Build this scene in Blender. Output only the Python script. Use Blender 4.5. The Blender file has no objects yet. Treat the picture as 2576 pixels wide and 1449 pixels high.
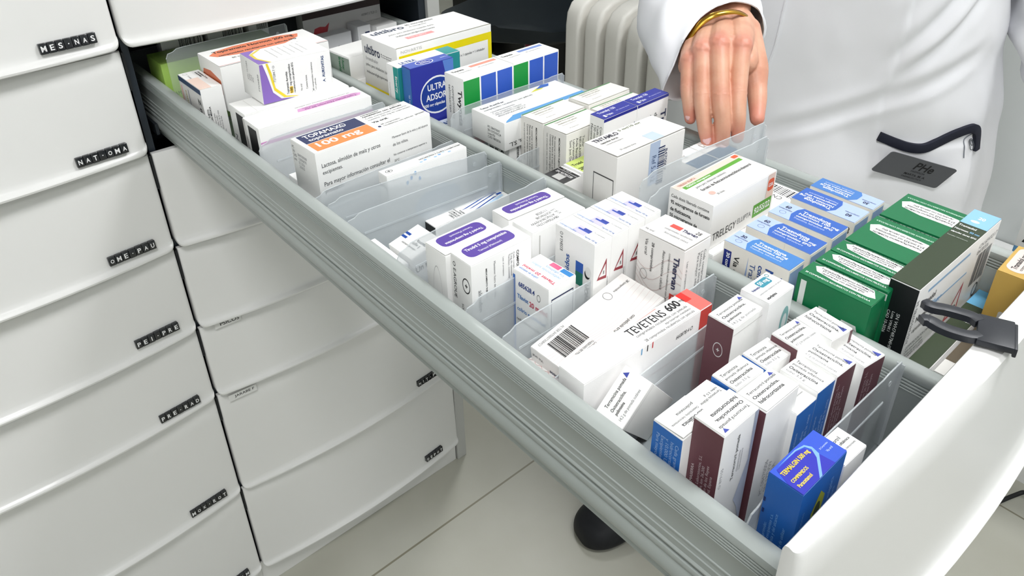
import bpy, bmesh, math, random
from mathutils import Vector, Matrix, noise
from mathutils.bvhtree import BVHTree
random.seed(7)
SC = bpy.context.scene
COL = SC.collection
R_ = math.radians

# ------------------------------------------------------------------ camera, world, lights, exposure
cam = bpy.data.cameras.new('camera'); camo = bpy.data.objects.new('camera', cam); COL.objects.link(camo)
cam.sensor_width = 36.0; cam.lens = 27.0; cam.sensor_fit = 'HORIZONTAL'
cam.shift_y = -0.09375; cam.clip_start = 0.02; cam.clip_end = 50
right = Vector((0.75462237, -0.65602159, -0.01344435)); down = Vector((-0.32976869, -0.36146021, -0.87212334)); fwd = Vector((0.56727214, 0.66255731, -0.48910134))
mw = Matrix.Identity(4)
for i in range(3):
    mw[i][0] = right[i]; mw[i][1] = -down[i]; mw[i][2] = -fwd[i]
mw[0][3], mw[1][3], mw[2][3] = -0.4214, -0.9339, 1.2639
camo.matrix_world = mw
SC.camera = camo
SC.view_settings.view_transform = 'Standard'; SC.view_settings.look = 'None'
SC.view_settings.gamma = 1.0; SC.view_settings.use_curve_mapping = False
SC.view_settings.exposure = 0.13
W = bpy.data.worlds.new('world'); SC.world = W; W.use_nodes = True
W.node_tree.nodes['Background'].inputs[0].default_value = (0.93, 0.97, 1.0, 1)
W.node_tree.nodes['Background'].inputs[1].default_value = 0.55

def area(name, loc, sx, sy, power, col=(1, 0.99, 0.97), target=None):
    l = bpy.data.lights.new(name, 'AREA'); l.shape = 'RECTANGLE'; l.size = sx; l.size_y = sy; l.energy = power; l.color = col
    o = bpy.data.objects.new(name, l); o.location = loc; COL.objects.link(o)
    if target: o.rotation_euler = (Vector(target) - Vector(loc)).to_track_quat('-Z', 'Y').to_euler()
    return o
area('panel_light_left', (-0.75, -1.35, 2.62), 0.6, 0.6, 19, (0.985, 0.982, 1.0))
area('panel_light_right', (0.95, -1.1, 2.62), 0.6, 0.6, 27, (0.985, 0.982, 1.0))
area('fill_light_behind', (-1.5, -2.6, 2.62), 0.6, 0.6, 9, (0.985, 0.982, 1.0))  # unseen panel added as fill for the near and left faces
area('panel_light_rear', (1.6, 0.9, 2.62), 0.6, 0.6, 20, (0.98, 0.985, 0.98))

# ------------------------------------------------------------------ helpers
def s2l(c): return c / 12.92 if c <= 0.04045 else ((c + 0.055) / 1.055) ** 2.4
def hexc(h):
    h = h.lstrip('#'); h = ''.join(c * 2 for c in h) if len(h) == 3 else h; return tuple(s2l(int(h[i:i + 2], 16) / 255) for i in (0, 2, 4))
MATS = {}
def mat(key, rough=0.5, metal=0.0, spec=0.5, coat=0.0, alpha=1.0, bump=0.0, bscale=300, var=0.0, vscale=6, sss=0.0):
    k = (key, rough, metal, spec, coat, alpha, bump, var, sss)
    if k in MATS: return MATS[k]
    m = bpy.data.materials.new('m_' + key.strip('#')); m.use_nodes = True
    nt = m.node_tree; b = nt.nodes['Principled BSDF']
    c = hexc(key) + (1,)
    b.inputs['Base Color'].default_value = c; b.inputs['Roughness'].default_value = rough
    b.inputs['Metallic'].default_value = metal; b.inputs['Specular IOR Level'].default_value = spec
    b.inputs['Coat Weight'].default_value = coat; b.inputs['Alpha'].default_value = alpha
    if sss: b.inputs['Subsurface Weight'].default_value = sss; b.inputs['Subsurface Radius'].default_value = (0.012, 0.004, 0.002); b.inputs['Subsurface Scale'].default_value = 0.6
    tc = nt.nodes.new('ShaderNodeTexCoord')
    if var > 0:
        n = nt.nodes.new('ShaderNodeTexNoise'); n.inputs['Scale'].default_value = vscale; n.inputs['Detail'].default_value = 4
        mx = nt.nodes.new('ShaderNodeMix'); mx.data_type = 'RGBA'
        mx.inputs[6].default_value = tuple(x * (1 - var) for x in c[:3]) + (1,); mx.inputs[7].default_value = tuple(min(1, x * (1 + var)) for x in c[:3]) + (1,)
        nt.links.new(tc.outputs['Object'], n.inputs['Vector']); nt.links.new(n.outputs['Fac'], mx.inputs[0]); nt.links.new(mx.outputs[2], b.inputs['Base Color'])
    if bump > 0:
        n2 = nt.nodes.new('ShaderNodeTexNoise'); n2.inputs['Scale'].default_value = bscale; n2.inputs['Detail'].default_value = 3
        bp = nt.nodes.new('ShaderNodeBump'); bp.inputs['Strength'].default_value = bump; bp.inputs['Distance'].default_value = 0.001
        nt.links.new(tc.outputs['Object'], n2.inputs['Vector']); nt.links.new(n2.outputs['Fac'], bp.inputs['Height']); nt.links.new(bp.outputs['Normal'], b.inputs['Normal'])
    MATS[k] = m
    return m
def card(c): return mat(c, 0.38, spec=0.45, bump=0.05, bscale=900)
def ink(c): return mat(c, 0.42, spec=0.4)

def tag(o, label=None, cat=None, group=None, kind=None):
    if label: o['label'] = label
    if cat: o['category'] = cat
    if group: o['group'] = group
    if kind: o['kind'] = kind
    return o
def obj(name, bm, mats, parent=None, smooth=False, loc=None, rot=None, auto=False):
    me = bpy.data.meshes.new(name); bm.normal_update(); bm.to_mesh(me); bm.free()
    if not isinstance(mats, (list, tuple)): mats = [mats]
    for m in mats: me.materials.append(m)
    if smooth: me.polygons.foreach_set('use_smooth', [True] * len(me.polygons))
    o = bpy.data.objects.new(name, me); COL.objects.link(o)
    if parent: o.parent = parent
    if loc: o.location = loc
    if rot: o.rotation_euler = rot
    if auto:
        me.polygons.foreach_set('use_smooth', [True] * len(me.polygons))
        try: me.set_sharp_from_angle(angle=R_(35))
        except Exception: pass
    return o
def empty(name, loc=(0, 0, 0), rot=(0, 0, 0)):
    o = bpy.data.objects.new(name, None); COL.objects.link(o); o.location = loc; o.rotation_euler = rot; o.empty_display_size = 0.02
    return o
def bx(bm, x0, y0, z0, x1, y1, z1, bev=0.0, seg=2, mi=0):
    vs = [bm.verts.new(p) for p in [(x0, y0, z0), (x1, y0, z0), (x1, y1, z0), (x0, y1, z0), (x0, y0, z1), (x1, y0, z1), (x1, y1, z1), (x0, y1, z1)]]
    fs = [bm.faces.new([vs[i] for i in f]) for f in [(3, 2, 1, 0), (4, 5, 6, 7), (0, 1, 5, 4), (1, 2, 6, 5), (2, 3, 7, 6), (3, 0, 4, 7)]]
    for f in fs: f.material_index = mi
    if bev > 0:
        es = list({e for f in fs for e in f.edges})
        r = bmesh.ops.bevel(bm, geom=es, offset=bev, segments=seg, affect='EDGES', profile=0.5, clamp_overlap=True)
        for f in r['faces']: f.material_index = mi
    return fs
def loft(bm, rings, closed=True, cap=True, mi=0):
    prev = None; rows = []
    for rg in rings:
        row = [bm.verts.new(p) for p in rg]; rows.append(row)
        if prev:
            n = len(row)
            for i in range(n if closed else n - 1):
                f = bm.faces.new([prev[i], prev[(i + 1) % n], row[(i + 1) % n], row[i]]); f.material_index = mi
        prev = row
    if cap and closed:
        for row, rev in ((rows[0], True), (rows[-1], False)):
            f = bm.faces.new(row[::-1] if rev else row); f.material_index = mi
    return rows
def tube(bm, pts, rad, n=10, cap=True, mi=0):
    pts = [Vector(p) for p in pts]; rings = []; up = None
    for i, p in enumerate(pts):
        d = (pts[min(i + 1, len(pts) - 1)] - pts[max(i - 1, 0)]).normalized()
        if up is None: up = d.orthogonal().normalized()
        up = (up - d * up.dot(d)).normalized(); side = d.cross(up)
        r = rad[i] if isinstance(rad, (list, tuple)) else rad
        rings.append([p + (up * math.cos(2 * math.pi * k / n) + side * math.sin(2 * math.pi * k / n)) * r for k in range(n)])
    loft(bm, rings, True, cap, mi)
def spline(pts, n=8):
    pts = [Vector(p) for p in pts]; out = []
    for i in range(len(pts) - 1):
        p0 = pts[max(i - 1, 0)]; p1 = pts[i]; p2 = pts[i + 1]; p3 = pts[min(i + 2, len(pts) - 1)]
        for k in range(n):
            t = k / n
            out.append(0.5 * ((2 * p1) + (p2 - p0) * t + (2 * p0 - 5 * p1 + 4 * p2 - p3) * t * t + (3 * p1 - p0 - 3 * p2 + p3) * t ** 3))
    out.append(pts[-1]); return out
def prism(bm, prof, y0, y1, axis='y', mi=0):
    """extrude closed 2D profile [(a,b)...] along axis"""
    def mk(a, b, c):
        return (a, c, b) if axis == 'y' else (c, a, b)
    loft(bm, [[mk(a, b, y0) for a, b in prof], [mk(a, b, y1) for a, b in prof]], True, True, mi)

# ---- text as flat mesh, cached, normalised to the unit square
TXT = {}
def text_geo(s, bold=0.0, shear=0.0):
    k = (s, bold, shear)
    if k in TXT: return TXT[k]
    cu = bpy.data.curves.new('t', 'FONT'); cu.body = s; cu.resolution_u = 3; cu.offset = bold; cu.shear = shear; cu.space_line = 1.0
    o = bpy.data.objects.new('t', cu); COL.objects.link(o)
    bpy.context.view_layer.update()
    dg = bpy.context.evaluated_depsgraph_get(); me = o.evaluated_get(dg).to_mesh()
    vs = [(v.co.x, v.co.y) for v in me.vertices]; fs = [tuple(p.vertices) for p in me.polygons]
    o.evaluated_get(dg).to_mesh_clear(); bpy.data.objects.remove(o); bpy.data.curves.remove(cu)
    asp = 1.0
    if vs:
        x0 = min(v[0] for v in vs); x1 = max(v[0] for v in vs); y0 = min(v[1] for v in vs); y1 = max(v[1] for v in vs)
        sx = max(x1 - x0, 1e-6); sy = max(y1 - y0, 1e-6)
        vs = [((v[0] - x0) / sx, (v[1] - y0) / sy) for v in vs]
        asp = sx / sy
    TXT[k] = (vs, fs, asp); return TXT[k]

class Face:
    """a printable face: origin + u,v vectors (full extents) + normal"""
    def __init__(s, o, u, v, n): s.o = Vector(o); s.u = Vector(u); s.v = Vector(v); s.n = Vector(n)
    def pt(s, a, b, lift): return s.o + s.u * a + s.v * b + s.n * lift
def prints(bm, fc, ops, matidx):
    """ops: (kind,u0,v0,u1,v1,colour,...)"""
    lift = 0.00012
    for op in ops:
        k, u0, v0, u1, v1, c = op[:6]; mi = matidx(c)
        if k == 'R':
            f = bm.faces.new([bm.verts.new(fc.pt(a, b, lift)) for a, b in ((u0, v0), (u1, v0), (u1, v1), (u0, v1))]); f.material_index = mi
        elif k == 'RR':   # rounded rectangle
            lu, lv = fc.u.length * (u1 - u0), fc.v.length * (v1 - v0); r = (op[6] if len(op) > 6 else 0.25) * min(lu, lv); pts = []
            for cx_, cy_, a0 in ((lu - r, lv - r, 0), (r, lv - r, 90), (r, r, 180), (lu - r, r, 270)):
                for q in range(5):
                    a = R_(a0 + q * 22.5); pts.append((u0 + (cx_ + r * math.cos(a)) / fc.u.length, v0 + (cy_ + r * math.sin(a)) / fc.v.length))
            f = bm.faces.new([bm.verts.new(fc.pt(a, b, lift)) for a, b in pts]); f.material_index = mi
        elif k == 'E':
            pts = [((u0 + u1) / 2 + (u1 - u0) / 2 * math.cos(2 * math.pi * q / 28), (v0 + v1) / 2 + (v1 - v0) / 2 * math.sin(2 * math.pi * q / 28)) for q in range(28)]
            f = bm.faces.new([bm.verts.new(fc.pt(a, b, lift)) for a, b in pts]); f.material_index = mi
        elif k == 'O':    # ring
            w = op[6] if len(op) > 6 else 0.12
            q1 = []; q2 = []
            for q in range(28):
                ca, sa = math.cos(2 * math.pi * q / 28), math.sin(2 * math.pi * q / 28)
                q1.append(bm.verts.new(fc.pt((u0 + u1) / 2 + (u1 - u0) / 2 * ca, (v0 + v1) / 2 + (v1 - v0) / 2 * sa, lift)))
                q2.append(bm.verts.new(fc.pt((u0 + u1) / 2 + (u1 - u0) / 2 * ca * (1 - w), (v0 + v1) / 2 + (v1 - v0) / 2 * sa * (1 - w), lift)))
            for q in range(28):
                f = bm.faces.new([q1[q], q1[(q + 1) % 28], q2[(q + 1) % 28], q2[q]]); f.material_index = mi
        elif k == 'P':    # polygon, op[6] = points in the local 0..1 of the rectangle
            f = bm.faces.new([bm.verts.new(fc.pt(u0 + (u1 - u0) * a, v0 + (v1 - v0) * b, lift)) for a, b in op[6]]); f.material_index = mi
        elif k == 'B':    # bar code
            rnd = random.Random(len(ops) * 13 + int(u0 * 100)); vert = len(op) > 6 and op[6]; t = 0.0
            while t < 0.98:
                w = rnd.choice([0.012, 0.022, 0.034]); a, b = t, min(1, t + w)
                if vert: q = ((u0, v0 + (v1 - v0) * a), (u1, v0 + (v1 - v0) * a), (u1, v0 + (v1 - v0) * b), (u0, v0 + (v1 - v0) * b))
                else: q = ((u0 + (u1 - u0) * a, v0), (u0 + (u1 - u0) * b, v0), (u0 + (u1 - u0) * b, v1), (u0 + (u1 - u0) * a, v1))
                f = bm.faces.new([bm.verts.new(fc.pt(x, y, lift)) for x, y in q]); f.material_index = mi
                t = b + rnd.choice([0.014, 0.022, 0.03])
        elif k == 'T':
            s = op[6]; rot = op[7] if len(op) > 7 else 0; bold = op[8] if len(op) > 8 else 0.0; sh = op[9] if len(op) > 9 else 0.0
            vs, fs, asp = text_geo(s, min(bold, .022), sh); nv = []
            lu, lv = fc.u.length * (u1 - u0), fc.v.length * (v1 - v0)
            ln, cr = (lu, lv) if rot in (0, 180) else (lv, lu)
            dist = (ln / cr) / asp
            if dist > 1.25:      # too stretched along the reading direction: shorten, keep the start
                k_ = 1.25 / dist
                if rot == 0: u1 = u0 + (u1 - u0) * k_
                elif rot == 180: u0 = u1 - (u1 - u0) * k_
                elif rot == 90: v1 = v0 + (v1 - v0) * k_
                else: v0 = v1 - (v1 - v0) * k_
            elif dist < 0.8:     # letters too tall: lower them about the middle
                k_ = dist / 0.8
                if rot in (0, 180): m_ = (v0 + v1) / 2; h_ = (v1 - v0) / 2 * k_; v0, v1 = m_ - h_, m_ + h_
                else: m_ = (u0 + u1) / 2; h_ = (u1 - u0) / 2 * k_; u0, u1 = m_ - h_, m_ + h_
            for x, y in vs:
                if rot == 0: a, b = x, y
                elif rot == 90: a, b = 1 - y, x
                elif rot == 180: a, b = 1 - x, 1 - y
                else: a, b = y, 1 - x
                nv.append(bm.verts.new(fc.pt(u0 + (u1 - u0) * a, v0 + (v1 - v0) * b, lift + 0.00008)))
            for fi in fs:
                try: f = bm.faces.new([nv[i] for i in fi]); f.material_index = mi
                except ValueError: pass
        if k in ('R', 'RR', 'E', 'P'): lift += 0.00003
    return bm

def carton(label, loc, dims, col='#fbfbf9', T=(), N=(), L=(), rot=(0, 0, 0), flap=True, group=None, cat='medicine box', flapcol=None, Lcol=None, Ncol=None, lift_flap=0.0):
    """folding carton. loc = near-left bottom corner, dims w,d,h. T top, N near side, L left side prints"""
    w, d, h = dims
    root = empty('medicine_box', loc, rot); tag(root, label, cat, group)
    mats = []; idx = {}
    def mi(c):
        if c not in idx: idx[c] = len(mats); mats.append(card(c) if c == col else ink(c))
        return idx[c]
    mi(col)
    bm = bmesh.new(); bx(bm, 0, 0, 0, w, d, h, 0.0005, 2)
    FN = Face((0, 0, 0), (w, 0, 0), (0, 0, h), (0, -1, 0)); FL = Face((0, d, 0), (0, -d, 0), (0, 0, h), (-1, 0, 0))
    e = 0.012
    if Lcol: prints(bm, FL, [('R', e, 0.004, 1 - e, 1 - 0.006, Lcol)], mi); FL.o = FL.o + Vector((-0.00005, 0, 0))
    if Ncol: prints(bm, FN, [('R', e / 3, 0.004, 1 - e / 3, 1 - 0.006, Ncol)], mi); FN.o = FN.o + Vector((0, -0.00005, 0))
    prints(bm, FN, N, mi); prints(bm, FL, L, mi)
    obj('carton_body', bm, mats, parent=root, auto=True)
    me2 = []; idx2 = {}
    fcol = flapcol or col
    def mi2(c):
        if c not in idx2: idx2[c] = len(me2); me2.append(card(c) if c == fcol else ink(c))
        return idx2[c]
    mi2(fcol)
    b2 = bmesh.new(); t = 0.00045; g = 0.0003; n = 6; fold = lift_flap; ring = []
    for q in range(n + 1):
        ring.append((g + (d - 2 * g) * q / n, h + 0.00005 + fold * (1 - q / n)))
    top = [[b2.verts.new((x, yy, zz + t)) for x in (g, w - g)] for yy, zz in ring]
    bot = [[b2.verts.new((x, yy, zz)) for x in (g, w - g)] for yy, zz in ring]
    for q in range(n):
        b2.faces.new([top[q][0], top[q][1], top[q + 1][1], top[q + 1][0]]); b2.faces.new([bot[q][1], bot[q][0], bot[q + 1][0], bot[q + 1][1]])
        b2.faces.new([top[q][0], top[q + 1][0], bot[q + 1][0], bot[q][0]]); b2.faces.new([top[q + 1][1], top[q][1], bot[q][1], bot[q + 1][1]])
    b2.faces.new([top[0][1], top[0][0], bot[0][0], bot[0][1]]); b2.faces.new([top[n][0], top[n][1], bot[n][1], bot[n][0]])
    prints(b2, Face((g, g, h + 0.00005 + t + fold), (w - 2 * g, 0, 0), (0, d - 2 * g, -fold), (0, fold / d, 1)), T, mi2)
    obj('top_flap', b2, me2, parent=root)
    return root
# ------------------------------------------------------------------ the room
M_white = mat('#f1f2f0', 0.3, spec=0.5, bump=0.03, bscale=500)
M_front = mat('#ececea', 0.28, spec=0.5, coat=0.15, bump=0.02, bscale=700, var=0.01, vscale=3)
M_frame = mat('#222a33', 0.55)
M_side = mat('#c9cac7', 0.5, bump=0.1, bscale=200)

def floor_mat():
    m = bpy.data.materials.new('tile_floor'); m.use_nodes = True; nt = m.node_tree; b = nt.nodes['Principled BSDF']
    tc = nt.nodes.new('ShaderNodeTexCoord'); mp = nt.nodes.new('ShaderNodeMapping'); mp.inputs['Location'].default_value = (0.27, 0.111, 0)
    br = nt.nodes.new('ShaderNodeTexBrick'); br.offset = 0.0; br.inputs['Scale'].default_value = 1.0
    br.inputs['Mortar Size'].default_value = 0.0022; br.inputs['Brick Width'].default_value = 1.2; br.inputs['Row Height'].default_value = 0.6; br.inputs['Mortar Smooth'].default_value = 0.2
    n = nt.nodes.new('ShaderNodeTexNoise'); n.inputs['Scale'].default_value = 3.5; n.inputs['Detail'].default_value = 6
    cr = nt.nodes.new('ShaderNodeValToRGB'); cr.color_ramp.elements[0].position = 0.3; cr.color_ramp.elements[1].position = 0.75
    cr.color_ramp.elements[0].color = hexc('#b4b3a5') + (1,); cr.color_ramp.elements[1].color = hexc('#c5c5ba') + (1,)
    nt.links.new(tc.outputs['Object'], mp.inputs[0]); nt.links.new(mp.outputs[0], br.inputs['Vector']); nt.links.new(tc.outputs['Object'], n.inputs['Vector'])
    nt.links.new(n.outputs['Fac'], cr.inputs[0]); nt.links.new(cr.outputs[0], br.inputs['Color1']); nt.links.new(cr.outputs[0], br.inputs['Color2'])
    br.inputs['Mortar'].default_value = hexc('#8b8775') + (1,)
    nt.links.new(br.outputs['Color'], b.inputs['Base Color']); b.inputs['Roughness'].default_value = 0.32; b.inputs['Specular IOR Level'].default_value = 0.4
    return m
def slab(name, p0, p1, m):
    bm = bmesh.new(); bx(bm, *p0, *p1); o = obj(name, bm, m); o['kind'] = 'structure'; return o
slab('floor', (-3.2, -3.6, -0.08), (3.6, 4.0, 0.0), floor_mat())
M_wall = mat('#e6eae9', 0.7, bump=0.05, bscale=120)
slab('ceiling', (-3.2, -3.6, 2.7), (3.6, 4.0, 2.78), mat('#f2f2ee', 0.8))
slab('wall_left', (-3.28, -3.6, 0), (-3.2, 4.0, 2.7), M_wall)
slab('wall_rear', (-3.2, 4.0, 0), (3.6, 4.08, 2.7), M_wall)
slab('wall_front', (-3.2, -3.68, 0), (3.6, -3.6, 2.7), M_wall)
slab('wall_far_right', (3.6, -3.6, 0), (3.68, 4.0, 2.7), M_wall)
slab('wall_right', (1.03, -3.6, 0), (1.15, 0.44, 2.7), M_wall)
slab('baseboard_right', (1.018, -3.6, 0), (1.03, 0.44, 0.08), M_white)

for nm, lc in (('left', (-0.75, -1.35)), ('right', (0.95, -1.1)), ('rear', (1.6, 0.9)), ('behind', (-1.5, -2.6))):  # the last one houses the added fill light
    bm = bmesh.new(); bx(bm, -0.32, -0.32, 0, 0.32, 0.32, 0.03, 0.004)
    root = obj('ceiling_light', bm, M_white, loc=(lc[0], lc[1], 2.668))
    tag(root, {'left': 'square ceiling light above the front of the cabinet', 'right': 'square ceiling light above the person', 'rear': 'square ceiling light above the black chair', 'behind': 'square light panel behind the camera, added as unseen fill, toward the left wall'}[nm], 'ceiling light', 'ceiling lights')
    em = bpy.data.materials.new('lit_panel'); em.use_nodes = True
    em.node_tree.nodes['Principled BSDF'].inputs['Emission Color'].default_value = (1, 1, 1, 1); em.node_tree.nodes['Principled BSDF'].inputs['Emission Strength'].default_value = 3
    b2 = bmesh.new(); bx(b2, -0.3, -0.3, -0.004, 0.3, 0.3, -0.0005); obj('diffuser', b2, em, parent=root)

# ------------------------------------------------------------------ cabinets
def front_mesh(x0, x1, zb, zt, bow=1.0):
    """curved plastic drawer front, rear plane at y=0, bulging towards -y, lip at the bottom"""
    bm = bmesh.new(); rings = []
    Wd = x1 - x0; r = 0.010; rr = 0.0035; H = zt - zb
    st = [0, .0004, .0010, .002, .0035, .0055, .008, .011, .02] + [Wd * k / 16 for k in range(2, 15)]; st += [Wd - s for s in (.02, .011, .008, .0055, .0035, .002, .0010, .0004, 0)]
    for s in st:
        e = min(s, Wd - s); q = (e / (Wd / 2)); bw = 1 - (1 - min(1, q)) ** 2
        k = math.sqrt(max(0, 1 - (1 - min(1, e / rr)) ** 2)) * .35 + .65 if e > 0 else .65
        c = 0 if e >= r else r - math.sqrt(max(0, r * r - (r - e) ** 2))
        top, mid, lip = prof_bow(bw, bow)
        pr = [(0.0, zt - 0.003), (0.001, zt - 0.0005), (top * 0.5, zt), (top * 0.9, zt - 0.0008), (top + 0.0004, zt - 0.003)]
        zl = zb + 0.016
        for t in (0.8, 0.6, 0.4, 0.2, 0.0):
            pr.append((top + (mid - top) * (1 - t) ** .9, zl + (zt - 0.003 - zl) * t + c * .3))
        pr += [(mid + (lip - mid) * 0.15, zb + 0.0105 + c * .5), (mid + (lip - mid) * 0.45, zb + 0.0080 + c * .6), (mid + (lip - mid) * 0.82, zb + 0.0064 + c * .8), (lip, zb + 0.0042 + c), (lip * 0.985, zb + 0.0018 + c), (lip * 0.92, zb + 0.0004 + c), (lip * 0.8, zb + 0.0002 + c), (0.003, zb + 0.003 + c), (0.0, zb + 0.005 + c)]
        rings.append([(x0 + s, -a * k if i not in (0, len(pr) - 1) else 0.0, z) for i, (a, z) in enumerate(pr)])
    loft(bm, rings, True, True)
    bmesh.ops.recalc_face_normals(bm, faces=bm.faces)
    return bm
def prof_bow(bw, bow=1.0):
    return 0.0075 + 0.0085 * bw * bow, 0.0142 + 0.0145 * bw * bow, 0.0185 + 0.0180 * bw * bow
def front_y(x, x0, x1, zrel):
    """outer surface offset of a front at height fraction zrel from the bottom"""
    q = min(x - x0, x1 - x) / ((x1 - x0) / 2); bw = 1 - (1 - q) ** 2
    top, mid, lip = prof_bow(bw)
    return top, mid, lip
LIPS = [0.987, 0.856, 0.718, 0.584, 0.458, 0.257, 0.062]
TOPZ = 1.118
def column(x0, x1, name, label, lbls, fronts, skip=None):
    root = empty(name, (0, 0, 0)); tag(root, label, 'drawer cabinet')
    D = 0.62
    bm = bmesh.new()
    t = 0.012
    for sx in (x0 - 0.002, x1 + 0.002 - t):
        bx(bm, sx, 0.002, 0.062, sx + t, D, 1.264)
    bx(bm, x0 + .01, D - 0.01, 0.062, x1 - .01, D, 1.264); bx(bm, x0 + .01, 0.004, 0.062, x1 - .01, D, 0.07)
    for i, z in enumerate(LIPS[:-1]):
        bx(bm, x0 + .012, 0.05, z - 0.012, x1 - .012, 0.062, z - 0.004)
    obj('carcass', bm, M_frame, parent=root)
    b2 = bmesh.new(); bx(b2, x0, 0.0, 0.0, x1, 0.03, 0.0605, 0.001); obj('plinth', b2, M_front, parent=root)
    zt = TOPZ + 0.14
    tops = [TOPZ + 0.0] + [z - 0.004 for z in LIPS[:-1]]
    for i, zb in enumerate(LIPS):
        if skip == i: continue
        f = obj('drawer_front', front_mesh(x0 + 0.002, x1 - 0.002, zb, (tops[i] if i else TOPZ)), M_front, parent=root, auto=True)
    b3 = front_mesh(x0 + 0.002, x1 - 0.002, TOPZ + 0.004, 1.262); obj('drawer_front', b3, M_front, parent=root, auto=True)
    return root
cabL = column(-0.6290, -0.2085, 'drawer_cabinet', 'white cabinet of closed curved drawers with black letter tiles, at left', None, None)
cabR = column(-0.2085, 0.2140, 'drawer_cabinet', 'white drawer cabinet with one drawer pulled out full of medicine boxes', None, None, skip=1)
b = bmesh.new(); bx(b, -0.631, 0.0, 1.266, 0.238, 0.63, 1.30, 0.002); obj('worktop', b, M_white); bpy.data.objects['worktop']['label'] = 'white worktop lying across both drawer cabinets'; bpy.data.objects['worktop']['category'] = 'worktop'
b = bmesh.new(); bx(b, 0.2165, -0.004, 0.0, 0.238, 0.63, 1.266, 0.001); o = obj('side_panel', b, M_side); tag(o, 'grey upright end panel at the right of the drawer cabinets', 'panel')
# hinge side slots between the fronts
for z in LIPS[:-1]:
    bm = bmesh.new(); bx(bm, -0.2098, -0.0075, z - 0.052, -0.2072, 0.001, z - 0.006)
    obj('gap_seal', bm, mat('#101418', 0.6), parent=cabR)

# black letter-tile strips and paper labels on the fronts
M_tile = mat('#15181d', 0.18, spec=0.6, coat=0.4); M_let = mat('#f5f5f5', 0.4)
def tile_strip(text, x0, z, xa, xb, lab, tilt=0.0, yoff=None, n=None):
    n = len(text); w = 0.0082; h = 0.0118
    top, mid, lip = front_y(x0 + n * w / 2, xa, xb, 0.1)
    y = -(mid + 0.0030) if yoff is None else yoff
    root = empty('letter_tile_strip', (x0, y, z), (R_(-9), 0, 0)); tag(root, lab, 'label', 'letter tile labels')
    root.rotation_euler = (R_(-7), R_(tilt), R_(4.5 if xa < -0.3 else 4))
    for i, ch in enumerate(text):
        bm = bmesh.new(); jit = random.Random(i * 7 + int(z * 1000)).uniform(-0.00015, 0.00015)
        bx(bm, i * w + 0.00003, -0.0040, -h / 2 + jit, (i + 1) * w - 0.00003, 0.0035, h / 2 + jit, 0.0009, 3)
        if ch.strip():
            fc = Face((i * w, -0.0040, -h / 2 + jit), (w, 0, 0), (0, 0, h), (0, -1, 0))
            if ch == '·': prints(bm, fc, [('E', .42, .46, .58, .56, '#f5f5f5')], lambda c: 1)
            else:
                ww = .12 if ch == 'I' else (.62 if ch == 'M' else .5)
                prints(bm, fc, [('T', .5 - ww / 2, .24, .5 + ww / 2, .76, '#f5f5f5', ch, 0, 0.02)], lambda c: 1)
        obj('letter_tile', bm, [M_tile, M_let], parent=root, auto=True)
    return root
for txt, i, zz in (('MES·NAS', 0, 1.0075), ('NAT·OMA', 1, 0.8745), ('OME·PAU', 2, 0.7395), ('PEI·PRE', 3, 0.609), ('PRE·RAD', 4, 0.476), ('MOX·ROT', 5, 0.2795), ('ROX·SIM', 6, 0.0845)):
    tile_strip(txt, -0.2905, zz, -0.627, -0.2105, 'strip of black letter tiles reading %s on the left cabinet' % txt.replace('·', ' '))
tile_strip('NIT·PAR', 0.1235, 0.282, -0.2065, 0.212, 'black letter tiles low on the right cabinet, partly behind the rail, reading NIT')
tile_strip('DEPOT', 0.1255, 0.0865, -0.2065, 0.212, 'black letter tiles on the lowest front of the right cabinet')
def paper_label(s, x, z, w, lab, y):
    bm = bmesh.new(); bx(bm, 0, -0.0003, 0, w, 0, 0.011)
    fc = Face((0, -0.0003, 0), (w, 0, 0), (0, 0, 0.011), (0, -1, 0)); prints(bm, fc, [('T', .2, .25, .93, .75, '#111', s, 0, 0.01)], lambda c: 1)
    o = obj('paper_label', bm, [mat('#e6e6e4', 0.3), ink('#1a1a1a')], loc=(x, y, z), rot=(R_(-3), 0, R_(-4))); tag(o, lab, 'label')
paper_label('PSICOS', -0.187, 0.5725, 0.037, 'small paper label reading PSICOS on a white drawer front', -0.0145)
paper_label('JARABE F', -0.193, 0.4385, 0.042, 'small paper label reading JARABE F on a white drawer front', -0.0145)

# ------------------------------------------------------------------ the open drawer
M_rail = mat('#a9b0ad', 0.36, metal=0.0, spec=0.6, coat=0.1, bump=0.02, bscale=400)
M_pla = mat('#9aa1a3', 0.45)
M_floorin = mat('#8f9799', 0.4)
Y0, Y1 = -0.8505, 0.20
FLZ = 0.866
drawer = empty('open_drawer', (0, -0.85, 0.86)); tag(drawer, 'long open drawer with grey side rails and a white curved front', 'drawer')
def dpart(name, bm, m, **k):
    o = obj(name, bm, m, **k); o.parent = drawer; o.location = (0, 0.85, -0.86); return o
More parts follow.
